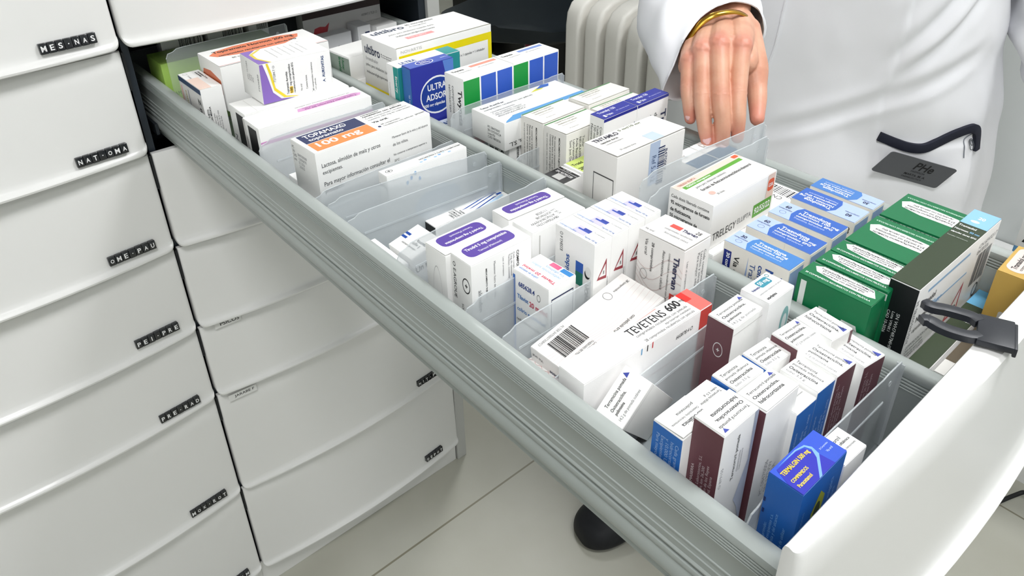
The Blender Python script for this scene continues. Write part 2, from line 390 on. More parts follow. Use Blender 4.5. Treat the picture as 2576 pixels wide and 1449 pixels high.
# side rail profiles (x outwards measured from the inner wall), left rail
def side_prof(sgn):
    # (x, z) from the inner bottom, up, over the top and down the outside
    p = [(-0.1715, FLZ - 0.004), (-0.1715, 0.917), (-0.1722, 0.9185)]
    z = 0.9190
    for k in range(4):
        p += [(-0.1722, z), (-0.1730, z + 0.0004), (-0.1730, z + 0.0013), (-0.1722, z + 0.0017)]; z += 0.0024
    p += [(-0.1716, 0.9300), (-0.1718, 0.9328), (-0.1735, 0.9342), (-0.1768, 0.9349), (-0.1805, 0.9346), (-0.1832, 0.9333), (-0.1842, 0.9310)]
    z = 0.9292
    for k in range(4):
        p += [(-0.1842, z), (-0.1835, z - 0.0003), (-0.1835, z - 0.0010), (-0.1842, z - 0.0013)]; z -= 0.0021
    p += [(-0.1840, 0.9205), (-0.1836, 0.9195), (-0.1836, 0.9065), (-0.1842, 0.9060), (-0.1842, 0.9050), (-0.1837, 0.9045), (-0.1838, 0.9010), (-0.1843, 0.9004), (-0.1842, 0.8995),
          (-0.1840, 0.8955), (-0.1850, 0.8940), (-0.1848, 0.8928), (-0.1822, 0.8922), (-0.1822, 0.8900), (-0.1846, 0.8893), (-0.1852, 0.8875), (-0.1845, 0.8850), (-0.1838, 0.8835), (-0.1846, 0.8815), (-0.1856, 0.8785), (-0.1858, 0.8750), (-0.1850, 0.8715), (-0.1835, 0.8695),
          (-0.1828, 0.8685), (-0.1832, 0.8672), (-0.1826, 0.8664), (-0.1812, 0.8658), (-0.1816, 0.8640), (-0.1808, 0.8625), (-0.1800, 0.8622), (-0.1804, 0.8595), (-0.1780, 0.8588), (-0.1740, 0.8600)]
    return [(-x if sgn > 0 else x, z) for x, z in p]
for sgn in (-1, 1):
    bm = bmesh.new(); prism(bm, side_prof(sgn), Y0 + 0.002, Y1); bmesh.ops.recalc_face_normals(bm, faces=bm.faces)
    dpart('side_rail', bm, M_rail, auto=True)
# middle rail
def half(s):
    p = [(0.0052, FLZ - 0.002), (0.0052, 0.9170)]; z = 0.9190
    for k in range(4):
        p += [(0.0058, z), (0.0051, z + 0.0004), (0.0051, z + 0.0013), (0.0058, z + 0.0017)]; z += 0.0024
    p += [(0.0062, 0.9300), (0.0060, 0.9325), (0.0048, 0.9341), (0.0025, 0.9349)]
    return [(s * x, z) for x, z in p]
prof = half(-1) + [(0, 0.9350)] + half(1)[::-1]
bm = bmesh.new(); prism(bm, prof, Y0 + 0.002, Y1 - 0.004); bmesh.ops.recalc_face_normals(bm, faces=bm.faces); dpart('middle_rail', bm, M_rail, auto=True)
bm = bmesh.new(); bx(bm, -0.1712, Y0 + 0.002, FLZ - 0.004, 0.1712, Y1 - 0.002, FLZ - 0.0002); dpart('drawer_bottom', bm, M_floorin)
bm = bmesh.new(); bx(bm, -0.1712, Y1, FLZ - 0.004, 0.1712, Y1 + 0.006, 0.915); dpart('rear_wall', bm, M_rail)
f = front_mesh(-0.2065, 0.2120, 0.856, 0.983); fo = dpart('drawer_front', f, M_front, auto=True); fo.location = (0, 0.85 + Y0, -0.86)
bm = bmesh.new(); bx(bm, -0.166, Y0 + 0.0005, 0.870, 0.166, Y0 + 0.002, 0.95); dpart('front_lining', bm, M_floorin)

# slide runner under the drawer (dark)
for xa in (-0.190, 0.1865):
    bm = bmesh.new(); bx(bm, xa, 0.01, 0.866, xa + 0.0035, 0.55, 0.880); obj('drawer_runner', bm, mat('#31373d', 0.5, metal=0.4), parent=cabR)

bm = bmesh.new(); bx(bm, -0.1825, -0.7900, 0.8590, -0.1790, -0.7830, 0.8630, 0.0006); dpart('release_tab', bm, mat('#1d3a9a', 0.4))
# rollers seen in the opening
for (x, y, z) in ((-0.1915, 0.02, 0.885), (-0.190, -0.0, 0.872)):
    pass

# ------------------------------------------------------------------ clear dividers
def plastic_mat(name, col, a):
    m = bpy.data.materials.new(name); m.use_nodes = True; nt = m.node_tree; b = nt.nodes['Principled BSDF']
    b.inputs['Base Color'].default_value = hexc(col) + (1,); b.inputs['Roughness'].default_value = 0.28; b.inputs['Alpha'].default_value = a
    n = nt.nodes.new('ShaderNodeTexNoise'); n.inputs['Scale'].default_value = 40; bp = nt.nodes.new('ShaderNodeBump'); bp.inputs['Strength'].default_value = 0.04
    nt.links.new(n.outputs['Fac'], bp.inputs['Height']); nt.links.new(bp.outputs['Normal'], b.inputs['Normal'])
    return m
M_div = plastic_mat('frosted_plastic', '#dfe6e9', 0.34); M_dived = plastic_mat('frosted_plastic_edge', '#e3e9eb', 0.42)
M_div2 = plastic_mat('thin_plastic', '#dfe6e9', 0.15)
def divider(label, xa, ya, xb, yb, zt=0.932, zb=FLZ + 0.001, mt=None, lane='left lane', right_tab=True, lcut=0.012):
    L = math.hypot(xb - xa, yb - ya); ang = math.atan2(yb - ya, xb - xa)
    h = zt - zb; t = 0.0011
    top = [(0.0, h - 0.010), (0.003, h - 0.0045), (0.009, h - 0.0035), (0.014, h - 0.0005), (0.022, h), (L * 0.5, h + 0.0005), (L - 0.030, h - 0.0005), (L - 0.024, h - 0.001), (L - 0.018, h), (L - 0.001, h), (L, h - 0.0015)]
    prof = [(0, 0)] + top + [(L, 0)]
    root = empty('drawer_divider', (xa, ya, zb), (0, 0, ang)); tag(root, label, 'divider', 'clear dividers')
    bm = bmesh.new(); loft(bm, [[(x, -t / 2, z) for x, z in prof], [(x, t / 2, z) for x, z in prof]], True, True)
    bmesh.ops.recalc_face_normals(bm, faces=bm.faces)
    obj('panel', bm, mt or M_div, parent=root)
    b2 = bmesh.new(); tube(b2, [(x, 0, z) for x, z in top], 0.0005, 6); obj('rim', b2, M_dived, parent=root)
    b2 = bmesh.new(); bx(b2, 0.016, -t / 2 - 0.0007, h * 0.66, L - 0.016, -t / 2 + 0.0001, h * 0.66 + 0.0020, 0.0003)
    obj('ridge', b2, M_div, parent=root)
    b2 = bmesh.new(); bx(b2, L - 0.0008, -0.0025, 0.001, L + 0.0002, 0.0025, h - 0.002); obj('end_bead', b2, M_dived, parent=root)
    for px in (L - 0.013, ):
        b3 = bmesh.new(); tube(b3, [(px, -t / 2 - 0.0005, h - 0.010), (px, -t / 2, h - 0.010)], 0.0020, 14)
        obj('stud', b3, M_div, parent=root, auto=True)
    return root
XL, XR = -0.1700, -0.0066
divider('clear divider in the left lane, farthest and greenish, in front of the green box', -0.166, -0.0175, -0.012, -0.0155, 0.9755, mt=M_div2)
divider('clear curved divider just in front of the pink banded white boxes', XL, -0.2625, -0.0245, -0.2590, 0.9455)
divider('clear divider between the navy and orange box and the thin bubble patterned box', XL, -0.364, XR, -0.358, 0.9285)
divider('clear divider in front of the thin white box with blue bubbles', XL, -0.392, XR, -0.4105, 0.935)
divider('clear divider standing at the rear of the nearly empty bay', XL, -0.424, XR, -0.433, 0.9325)
divider('clear divider across the blue striped ointment box', XL, -0.503, XR, -0.494, 0.940)
divider('clear divider in front of the white boxes with violet labels', XL, -0.5865, XR, -0.5835, 0.9345)
divider('clear divider in front of the small blue edged eye drop box', XL, -0.6255, XR, -0.6245, 0.9335)
divider('clear divider behind the long box with the red end', XL, -0.6755, XR, -0.678, 0.932)
divider('clear divider in front of the long box with the red end', XL, -0.7085, XR, -0.7035, 0.924)
divider('dark clear divider nearest the drawer front in the left lane', XL, -0.8165, XR, -0.816, 0.939)
divider('clear divider in the right lane before the two boxes with green and blue squares', 0.0070, -0.3375, 0.1700, -0.3365, 0.9500)
divider('clear divider in the right lane below the blue striped tilted box', 0.0070, -0.430, 0.1700, -0.4275, 0.9285)
divider('tall clear divider in the right lane touched by the hand', 0.0070, -0.5915, 0.1700, -0.5985, 0.974)
divider('clear divider in the right lane right behind the green banded inhaler box', 0.0072, -0.6005, 0.1700, -0.6035, 0.962)
# ------------------------------------------------------------------ medicine boxes
B0 = FLZ + 0.0006
def box(label, x, y, zt, w, d, yaw=0, h=None, **k):
    if h is None: h = zt - B0
    return carton(label, (x, y, zt - h), (w, d, h), rot=(0, 0, R_(yaw)), **k)
K = '#1b1b1f'; GY = '#77777a'; LG = '#a9a9ab'; NV = '#1f2a56'
def dm(u0, v0, u1, v1): return ('R', u0, v0, u0 + .001, v0 + .001, '#e9e9e7')
SM = 'No conservar a temperatura\nsuperior a 30 C\nConservar en el envase\noriginal para proteger'
MED = 'MEDICAMENTO SUJETO A PRESCRIPCION MEDICA'

# --- left lane, from the back
G = '#a9cf62'
box('plain light green box at the back of the left lane', -0.168, 0.004, 0.953, 0.150, 0.050, 0, col=G, N=[('T', .06, .3, .11, .8, '#4f7a2a', 'AM', 0)])
for i, (x, lb) in enumerate(((-0.146, 'white barcoded box standing behind the green one, leftmost of three'), (-0.086, 'white barcoded box standing behind the green one, middle of three'), (-0.030, 'white barcoded box standing behind the green one, rightmost of three'))):
    box(lb, x, 0.062 + 0.001 * i, 0.978, (0.053, 0.048, 0.028)[i], 0.02, 0, N=[('B', .42, .74, .95, .97, K), ('T', .05, .55, .3, .97, GY, 'comprimidos\nVia oral\nLote\nCad', 90), ('R', 0, 0, 1, .1, '#3a7d44')], L=[('R', .0, .8, .3, .95, K)], group='barcoded boxes behind the green box')
box('small white box with navy top edge and peach panel', -0.1665, -0.115, 0.955, 0.0245, 0.066, 0, Lcol='#eceae8',
    T=[('R', 0, 0, .55, .62, '#f3d9cc'), ('T', .66, .12, .90, .9, K, 'Zolmitriptan 2,5 mg\ncomprimidos', 270, .02), ('T', .2, .55, .32, .8, '#555', '3 comp', 270), ('O', .12, .86, .34, .94, GY)],
    L=[('R', 0, .93, 1, 1, '#1d3c63'), ('R', .04, .2, .12, .88, '#f0c9bd'), ('T', .22, .35, .30, .85, '#b8b04a', 'comp', 270), ('R', .38, .25, .40, .88, NV), ('T', .78, .2, .92, .86, K, 'Z mg', 270, .02)],
    N=[('T', .12, .35, .3, .9, K, 'MEDICAMENTO SUJETO\nA PRESCRIPCION MEDICA', 90, .03), ('T', .36, .35, .8, .9, GY, 'Leer el prospecto antes\nde utilizar este medic\nMantener fuera de la vista\ny del alcance de los\nninos', 90)])
OR = '#f08a63'
box('large white box with orange oval lettering on top, back left', -0.1405, -0.1165, 0.975, 0.1335, 0.065, 0, h=0.052,
    T=[('P', .04, .42, .90, .93, OR, [(0, .5), (.1, .85), (.3, 1), (.8, 1), (1, .75), (.95, .4), (.75, 0), (.25, 0), (.05, .2)]), ('T', .09, .66, .84, .87, K, 'Topiramato Normon 200 mg', 0, .03), ('T', .1, .48, .82, .60, K, 'comprimidos recubiertos con pelicula EFG', 0, .03),
       ('T', .17, .24, .80, .36, '#333', '60 comprimidos recubiertos con pelicula', 0), ('T', .5, .08, .62, .16, GY, 'Via oral', 0), ('R', 0, .01, 1, .025, '#e8a6a0')],
    L=[('P', .1, .28, .92, .78, '#d9744c', [(0, .55), (.1, .9), (.5, 1), (1, .8), (1, .15), (.8, 0), (.3, 0), (.05, .3)]), ('T', .16, .42, .84, .62, K, 'Topiramato Normon\n200 mg', 0, .03), ('R', 0, 0, .004, 1, LG)], lift_flap=.0006)
PU = '#8c6cc0'
a = carton('white box with a violet corner swoosh and yellow line, lying tilted on the white boxes', (-0.1345, -0.2065, 0.9575), (0.0805, 0.0445, 0.0425), rot=(R_(1.5), R_(2.2), R_(1.0)),
    T=[('P', 0, 0, .2, 1, PU, [(0, 0), (.7, 0), (.25, .4), (.3, .75), (1, 1), (0, 1)]), ('P', .04, 0, .3, 1, '#ead34a', [(.40, 0), (.52, 0), (.18, .4), (.24, .72), (.95, 1), (.78, 1), (.1, .75), (.05, .4)])] + [('T', .3 + .09 * i, .2 + (i % 2) * .1, .33 + .09 * i, .9, LG, 'Lista de excipientes consultar', 90) for i in range(6)],
    N=[('P', 0, 0, .45, 1, PU, [(0, 0), (1, 0), (.55, .05), (.32, .25), (.2, .7), (.1, 1), (0, 1)]), ('P', .03, 0, .5, 1, '#f2d936', [(.92, .02), (1, .02), (.62, .09), (.33, .35), (.26, .75), (.18, 1), (.12, 1), (.2, .7), (.28, .3), (.55, .06)]),
       ('T', .17, .5, .20, .92, GY, '727284.7 O', 90), ('T', .33, .12, .38, .7, K, 'Topiramato Aurovitas', 90, .01), ('RR', .378, .12, .425, .3, '#f6cf3b'), ('T', .382, .14, .418, .28, K, '100', 90, .02), ('T', .382, .33, .42, .88, K, 'mg comprimidos', 90, .01), ('T', .43, .12, .465, .9, K, 'recubiertos con pelicula EFG', 90, .01),
       ('T', .53, .12, .555, .3, K, 'Via oral', 90), ('T', .61, .14, .635, .5, K, 'Contiene lactosa', 90), ('T', .70, .06, .73, .8, K, '60 comprimidos recubiertos', 90), ('T', .74, .06, .765, .4, K, 'con pelicula', 90), ('O', .695, .0, .735, .06, K),
       ('T', .86, .34, .90, .9, '#24467a', 'AUROVITAS', 90, .02), ('P', .86, .2, .91, .3, '#24467a', [(0, .5), (1, 0), (.5, .5), (1, 1)])],
    L=[dm(.62, .04, .84, .3), ('T', .84, .3, .9, .9, GY, 'PTO6830', 90), ('T', .3, .45, .62, .92, LG, 'CN 727284\nLote\nCad\nSN', 90)], flap=False)
for i, (x, y, lb) in enumerate(((-0.1600, -0.2150, 'white box with a black end stripe, farther of two under the violet cornered box'), (-0.1640, -0.2555, 'white box with a black end stripe and pink band, nearer of two'))):
    box(lb, x, y, 0.9555 - .001 * i, 0.127 if i else 0.120, (0.0405 if not i else 0.038), (-1, -1)[i] * 0.5, group='white boxes with black ends', 
        T=([('P', .38, .30, .98, .55, '#e3a9d8', [(0, .1), (.04, .9), (.9, 1), (1, .6), (.95, 0), (.1, 0)]), ('T', .44, .33, .93, .44, '#7a2d7a', 'Topiramato Normon 50 mg', 180, .02), ('T', .44, .44, .95, .52, '#8c4b8c', 'comprimidos recubiertos con pelicula EFG', 180), ('T', .4, .6, .9, .68, GY, '60 comprimidos recubiertos con pelicula', 180)] if i else [('R', .12, .05, .124, .95, '#dcdad6')]),
        L=[('R', .0, .0, .1, 1, '#d7d5d2'), ('R', .30, .0, .82 if i else .98, .96, '#141416'), ('T', .36, .05, .7, .3, '#8a8a8e', 'CN 0847000\nSN 7TW4K9\nLOTE L0KK1', 90), ('T', .05, .1, .2, .8, GY, 'Composicion por comprimido', 90)] if i else [('R', .42, 0, 1, .96, '#1d1c1e'), ('T', .1, .1, .25, .9, GY, 'NORMON', 90)],
        N=[('R', 0, .80, 1, .84, '#dd9fd2')] if i else [])
box('white box with a pink front lying low behind the navy and orange box', -0.150, -0.3015, 0.908, 0.13, 0.026, 0, N=[('R', 0, 0, 1, .95, '#d9a9cd')], group=None)
box('navy ended box lying under the navy and orange box', -0.1655, -0.352, 0.9085, 0.12, 0.044, 0, Lcol='#191d3c', T=[('R', 0, 0, .02, 1, '#191d3c')])
box('white box with navy and orange panels reading 100 mg', -0.1565, -0.3565, 0.9625, 0.1285, 0.044, 2, h=0.0525,
    T=[('R', .035, .5, .535, .97, '#25305f'), ('R', .035, .05, .535, .48, '#f2924e'), ('T', .07, .72, .42, .92, '#fff', 'TOPAMAX®', 0, .035), ('T', .075, .53, .36, .69, '#fff', 'topiramato', 0, .02), ('T', .08, .13, .44, .42, '#fff', '100 mg', 0, .035),
       ('T', .58, .90, .78, .97, K, 'comprimidos', 0, .02), ('T', .58, .80, .94, .89, K, 'recubiertos con pelicula', 0, .02), ('T', .58, .68, .96, .77, GY, 'Cada comprimido recubierto', 0), ('T', .58, .57, .97, .66, GY, 'contiene 100 mg de topiramato', 0), ('T', .58, .41, .72, .5, K, 'Via oral.', 0, .02),
       ('E', .57, .14, .595, .22, NV), ('T', .61, .2, .78, .28, K, '60 comprimidos', 0), ('T', .61, .1, .88, .18, K, 'recubiertos con pelicula', 0), ('T', .9, .1, .99, .2, K, 'janssen', 0), ('T', .85, .92, .95, .97, GY, '834051.7', 0)],
    N=[('T', .04, .66, .53, .80, '#3a3a3e', 'Lactosa, almidón de maíz y otros', 0), ('T', .04, .55, .2, .64, '#3a3a3e', 'excipientes.', 0), ('T', .04, .3, .6, .44, '#3a3a3e', 'Para mayor información consultar el', 0), ('T', .04, .18, .2, .28, '#3a3a3e', 'prospecto.', 0),
       ('T', .64, .72, .97, .86, '#3a3a3e', 'Mantener fuera de la vista y del alcance', 0), ('T', .64, .60, .78, .70, '#3a3a3e', 'de los niños.', 0), ('T', .64, .38, .95, .50, '#3a3a3e', 'No conservar a temperatura superior a', 0), ('T', .64, .28, .69, .36, '#3a3a3e', '25ºC.', 0)],
    L=[dm(.6, .3, .86, .56), ('T', .05, .6, .2, .95, GY, 'PC\nSN\nCAD\nLote', 0), ('T', .25, .45, .62, .88, LG, '0847000068\n120006078\n03 2026\n250625', 0)])
box('thin white box with blue bubble pattern between two dividers', -0.1080, -0.3935, 0.9365, 0.0920, 0.0145, 0,
    T=[('O', .04, .35, .12, .75, K, .15), ('T', .06, .45, .1, .65, K, '+', 0, .05), ('T', .45, .5, .98, .7, '#555', 'MEDICAMENTO SUJETO A PRESCRIPCION', 180, .02), ('T', .5, .72, .98, .86, GY, 'Mantener fuera de la vista y del alcance de los ninos', 180)] + [('E', .42 + .06 * i, .12 + .1 * (i % 3), .46 + .06 * i, .3 + .1 * (i % 3), ('#a9cdf0', '#7fb2e6', '#cfe2f5')[i % 3]) for i in range(7)],
    N=[('E', .22 + .05 * i, .78 + .05 * (i % 3), .25 + .05 * i, .84 + .05 * (i % 3), ('#a9cdf0', '#7fb2e6')[i % 2]) for i in range(4)] + [('E', .3, .1, .9, .6, '#bcd3ee')], L=[('T', .1, .8, .9, .86, GY, 'EXP EN', 0)])
BL = '#1c4aa0'
box('white ointment box with diagonal navy stripes lying in the nearly empty bay', -0.0935, -0.4448, 0.9000, 0.088, 0.0162, 0, h=0.0175, Lcol='#111',
    T=[('P', .40, .1, .99, 1, BL, [(0, .45), (.75, 1), (.9, 1), (.12, .45)]), ('P', .42, .1, .99, 1, BL, [(.1, .25), (.72, .72), (.85, .72), (.2, .25)]), ('P', .45, .0, .99, 1, BL, [(.12, .02), (.72, .48), (.85, .48), (.22, .02)]),
       ('R', .86, .75, .93, .95, BL), ('R', .9, .5, .97, .68, BL), ('P', .62, .0, .95, .45, '#bcd9f3', [(0, 0), (1, 1), (1, .5), (.5, 0)]), ('T', .22, .05, .42, .95, K, 'TOBREX\nUNGUENTO\nOFTALMICO\n3 mg/g pomada\noftalmica', 90, .01)],
    L=[('T', .2, .2, .8, .6, '#ddd', 'TOBREX46', 0)])
a = carton('white eye drop box with two navy bars, leaning on the left rail', (-0.1403, -0.4890, 0.8666), (0.0320, 0.032, 0.048), rot=(R_(1), R_(-11), R_(2)),
    T=[('R', .42, .80, .50, 1, BL), ('R', .56, .80, .64, 1, BL), ('T', .52, .1, .62, .48, K, 'TIMOFTOL', 90, .02), ('T', .38, .2, .5, .55, K, '5 mg/ml', 90), ('T', .22, .2, .34, .78, K, 'colirio en solucion', 90)],
    L=[('T', .1, .8, .85, .9, GY, '724187.6 TLD O', 180)], N=[('T', .05, .68, .9, .8, K, 'Un envase', 0)])
box('salmon edged white box lying low at the left rail', -0.169, -0.492, 0.9135, 0.0155, 0.050, 0, h=.0465, L=[('R', .0, .8, 1, 1, '#b5705c')])
V = '#5a41a0'
def tiro(lb, x, y, zt, w, d, yaw, inv, **k):
    r = 180 if inv else 0
    return box(lb, x, y, zt, w, d, yaw, T=[('RR', .10, .30, .88, .92, V, .35)] + ([('T', .17, .38, .82, .60, '#fff', 'Tirodril 5 mg comprimidos', 180, .03), ('T', .33, .66, .72, .82, '#fff', 'Tiamazol (Metimazol)', 180)] if inv else [('T', .15, .62, .83, .84, '#fff', 'Tirodril 5 mg comprimidos', 0, .03), ('T', .28, .38, .66, .54, '#fff', 'Tiamazol (Metimazol)', 0)]), group='white boxes with violet label', **k)
tiro('upright white box with an inverted violet label touching the left rail', -0.1625, -0.5575, 0.957, 0.0535, 0.025, 0, True, L=[('O', .3, .25, .75, .85, LG, .02), ('RR', .05, .1, .5, .32, V)], lift_flap=.0008)
tiro('white box with violet label reading upright, in front of its inverted twin', -0.1595, -0.5830, 0.960, 0.0565, 0.0235, 0, False,
    L=[('O', .55, .72, .92, .86, K, .15), ('T', .68, .76, .8, .82, K, '+', 0, .05), ('T', .35, .30, .85, .64, '#444', 'TITULAR\nLABORATORIOS\nHermosilla\nMadrid Espana', 90), ('E', .36, .18, .6, .28, '#b02a35'), ('T', .12, .55, .25, .95, K, 'O E.AGROUE', 270)],
    N=[('T', .22, .35, .25, .92, K, MED[:20], 270, .02), ('T', .36, .3, .39, .95, GY, 'Mantener fuera de la vista', 270), ('T', .50, .35, .53, .95, GY, 'Leer el prospecto', 270), ('T', .74, .6, .78, .95, K, 'COMPOSICION', 270, .02), ('T', .60, .5, .71, .95, GY, 'Cada comprimido contiene\n5 mg de tiamazol\nTambien contiene', 270), ('T', .1, .3, .16, .75, GY, 'almidon', 270)])
tiro('white box with an inverted violet label against the middle rail', -0.0915, -0.5440, 0.951, 0.0590, 0.0215, -2.5, True, lift_flap=.0008)
box('plain white box with printed lot codes, before the violet label box by the middle rail', -0.0900, -0.5700, 0.951, 0.0575, 0.0235, 0, T=[dm(.66, .55, .88, .98), ('T', .12, .15, .56, .85, '#6a6a6d', '0847006912761\nATNC9K9VE9W\nIOI7NIOI8\n11/2028', 180), ('T', .58, .2, .66, .8, GY, 'PC\nSN\nLote', 180)],
    N=[('R', .12, .02, .14, .95, '#d9d8d4')])
CB = '#2b6cc0'
box('small white eye drop box with a blue left edge and blue and pink lettering', -0.1217, -0.6215, 0.942, 0.0275, 0.0370, 1, 
    T=[('T', .08, .42, .2, .95, '#2f78c0', 'colirio en solucion', 90, .01), ('T', .24, .05, .38, .95, '#cc3355', 'Tilavist 20 mg/ml', 90, .02), ('R', .80, .02, .97, .30, '#3f8fd6'), ('R', .80, .34, .97, .6, '#ee6a92'), ('T', .5, .1, .75, .9, '#8ab4dc', 'nedocromilo sodico\nVia oftalmica', 90)],
    L=[('R', 0, 0, .06, .95, CB), ('T', .16, .82, .62, .92, '#1f3d8c', '685628.4', 0, .02), ('O', .68, .8, .78, .88, K, .15), ('T', .12, .66, .44, .78, '#2f78c0', 'Tilavist', 0, .02), ('T', .47, .64, .97, .76, '#cc3355', '20 mg/ml', 0, .02), ('T', .12, .52, .92, .62, '#2f78c0', 'colirio en solucion', 0, .01), ('T', .1, .4, .8, .48, '#555', 'nedocromilo sodico', 0), ('T', .12, .1, .35, .16, '#555', 'Via oftalmica', 0)],
    N=[('R', .1, .3, .115, .88, NV), ('R', .1, .865, .9, .88, NV), ('R', .885, .3, .9, .88, NV)])
for i in range(4):
    x = -0.0830 + i * 0.0184; y = -0.6275 - .0002 * i + (0, .0005, .001, .001)[i]
    box(('first', 'second', 'third', 'fourth')[i] + ' from the left of four upright white boxes with lilac squares and warning triangles', x, y, 0.9650, 0.0180, 0.0400, 0, group='white boxes with lilac squares',
        T=[('R', .18, .36, .70, .66, '#cfc9ea'), ('R', .50, .34, .68, .52, '#2a3f9e'), ('R', .44, .34, .54, .62, '#3550b0'), ('T', .06, .02, .28, .34, '#4a6fb0', 'Tiaprizal 100 mg', 270, .01), ('T', .1, .55, .26, .97, '#5a86c4', 'comprimidos', 270), ('T', .6, .03, .74, .3, GY, '24 comprimidos', 270)],
        L=[('T', .12, .80, .22, .97, GY, '835843.4 O', 90) , ('T', .27, .38, .42, .95, '#2f5fae', 'comprimidos', 90, .02), ('R', .55, .70, .74, .79, '#3566c4'), ('R', .55, .58, .74, .70, '#23806b'), ('T', .80, .42, .89, .66, K, 'SANOFI', 90, .01), ('E', .78, .68, .92, .76, K), ('E', .80, .70, .95, .79, '#fbfbf9')],
        N=[('P', .2, .66, .8, .84, '#a33b46', [(0, .1), (.95, 0), (.9, 1)]), ('P', .29, .683, .75, .81, '#fbfbf9', [(.06, .12), (.92, .05), (.87, .88)]), ('T', .5, .71, .68, .74, K, 'ooo', 90, .03), ('T', .78, .4, .88, .9, GY, 'Conduccion ver prospecto', 90)])
TH = '#eeebe8'
wav = []
for i in range(9):
    pts = [(t / 10, .08 * i + .15 + .09 * math.sin(t * .55 + i * .45)) for t in range(11)]
    wav.append(('P', 0, 0, 1, 1, '#d9c2c0', pts + [(a_, b_ - .004) for a_, b_ in pts[::-1]]))
box('tall upright white box with fine wavy lines and a red strength label', -0.0435, -0.6755, 0.966, 0.0300, 0.0415, 0, col='#f3f1ee',
    L=wav + [('T', .30, .62, .37, .95, K, '28 comprimidos', 270, .01), ('T', .17, .78, .23, .96, K, 'Via oral', 270), ('T', .80, .62, .92, .93, '#1f2450', 'Thervan', 270, .022), ('R', .78, .42, .93, .60, '#dd4a42'), ('T', .81, .435, .9, .585, '#fff', '80 mg', 270, .02), ('T', .68, .2, .735, .93, '#333', 'comprimidos recubiertos con pelicula', 270), ('T', .56, .45, .615, .93, '#333', 'Atorvastatina calcica', 270), ('O', .1, .60, .26, .69, '#777', .08)],
    N=[('T', .1, .3, .18, .9, GY, 'Leer el prospecto antes', 270), ('T', .5, .2, .85, .92, GY, 'Cada comprimido contiene 80\nLactosa y otros excipientes\nPara mayor informacion', 270)],
    T=[('T', .60, .1, .74, .42, '#1f2450', 'Thervan', 270, .03), ('R', .60, .45, .76, .68, '#e0554d'), ('T', .4, .1, .52, .7, GY, 'comprimidos recubiertos', 270), ('T', .24, .1, .36, .62, GY, 'Atorvastatina calcica', 270), ('T', .72, .1, .9, .2, K, '28', 270), ('T', .1, .75, .18, .95, GY, 'Via oral', 270)], lift_flap=.0012)
carton('white box with barcode and fine wavy lines, lying tilted between two dividers', (-0.1420, -0.6700, 0.8785), (0.096, 0.0400, 0.034), rot=(R_(3), R_(-9), R_(1.5)), col='#f3f1ee',
    T=wav[:6] + [('B', .09, .38, .34, .82, K), ('T', .04, .84, .3, .96, '#8d8d90', 'ALTER 8470007308423', 180), ('T', .12, .1, .34, .33, GY, '28 COMP REC 80 MG\nCN 730842\nTHERVAN 80 MG', 180), ('T', .80, .72, .97, .86, K, '28 comprimidos', 180), ('O', .70, .7, .77, .9, '#777', .1), ('T', .5, .08, .72, .2, '#333', 'con pelicula EFG', 180)],
    L=[('T', .05, .75, .3, .88, K, 'Via oral', 180), ('T', .45, .6, .95, .76, '#1f2450', 'comprimidos', 180, .02), ('T', .3, .38, .8, .5, '#444', 'atorvastatina calcica', 180), ('T', .6, .2, .9, .32, '#444', 'recubiertos EFG', 180), ('R', .84, .0, .98, .14, '#2a7a64')])
box('white box with pink criss-cross lines lying flat by the left rail', -0.1685, -0.6690, 0.9005, 0.050, 0.040, 0, h=.034, col='#f0eeeb',
    T=[('P', 0, 0, 1, 1, '#d8b4b0', [(q / 12, 0), (q / 12 + .008, 0), (min(1, q / 12 + .5) + .008, 1), (min(1, q / 12 + .5), 1)]) for q in range(0, 8)] + [('P', 0, 0, 1, 1, '#d8b4b0', [(q / 12 + .3, 0), (q / 12 + .308, 0), (max(0, q / 12 - .1) + .008, 1), (max(0, q / 12 - .1), 1)]) for q in range(0, 8)] + [('T', .35, .08, .7, .2, K, 'pelicula', 0, .01)])
RD = '#f4736b'
box('long white box with a red end and a 600 mg title', -0.1680, -0.7010, 0.9395, 0.1215, 0.0222, -1.5, col='#f8f7f6', h=.0725,
    T=[('R', .90, 0, 1, 1, RD), ('R', .895, .55, .945, 1, '#e5322c'), ('T', .44, .50, .73, .86, K, 'TEVETENS', 0, .0), ('T', .76, .55, .86, .88, K, '600', 0, .03), ('T', .87, .6, .9, .78, K, 'mg', 0), ('T', .46, .34, .87, .48, '#666', 'comprimidos recubiertos con pelicula', 0), ('T', .66, .2, .87, .32, '#666', 'eprosartan mesilato', 0), ('T', .47, .04, .87, .18, '#666', '28 comprimidos recubiertos con pelicula', 0), ('P', .5, .88, .72, .98, '#f2b5ae', [(0, 0), (1, .5), (1, 1)])],
    N=[('R', .90, 0, 1, 1, '#d8473f'), ('T', .70, .83, .84, .9, '#333', '660878.4 O', 0, .0, .3), ('R', .46, .93, .467, 1, '#2a2a2a'), ('R', .415, .93, .422, 1, '#4aa0d8'), ('R', .5, .93, .507, 1, '#d33'), ('R', .4, .60, .9, .604, '#c46a72')], lift_flap=.0)
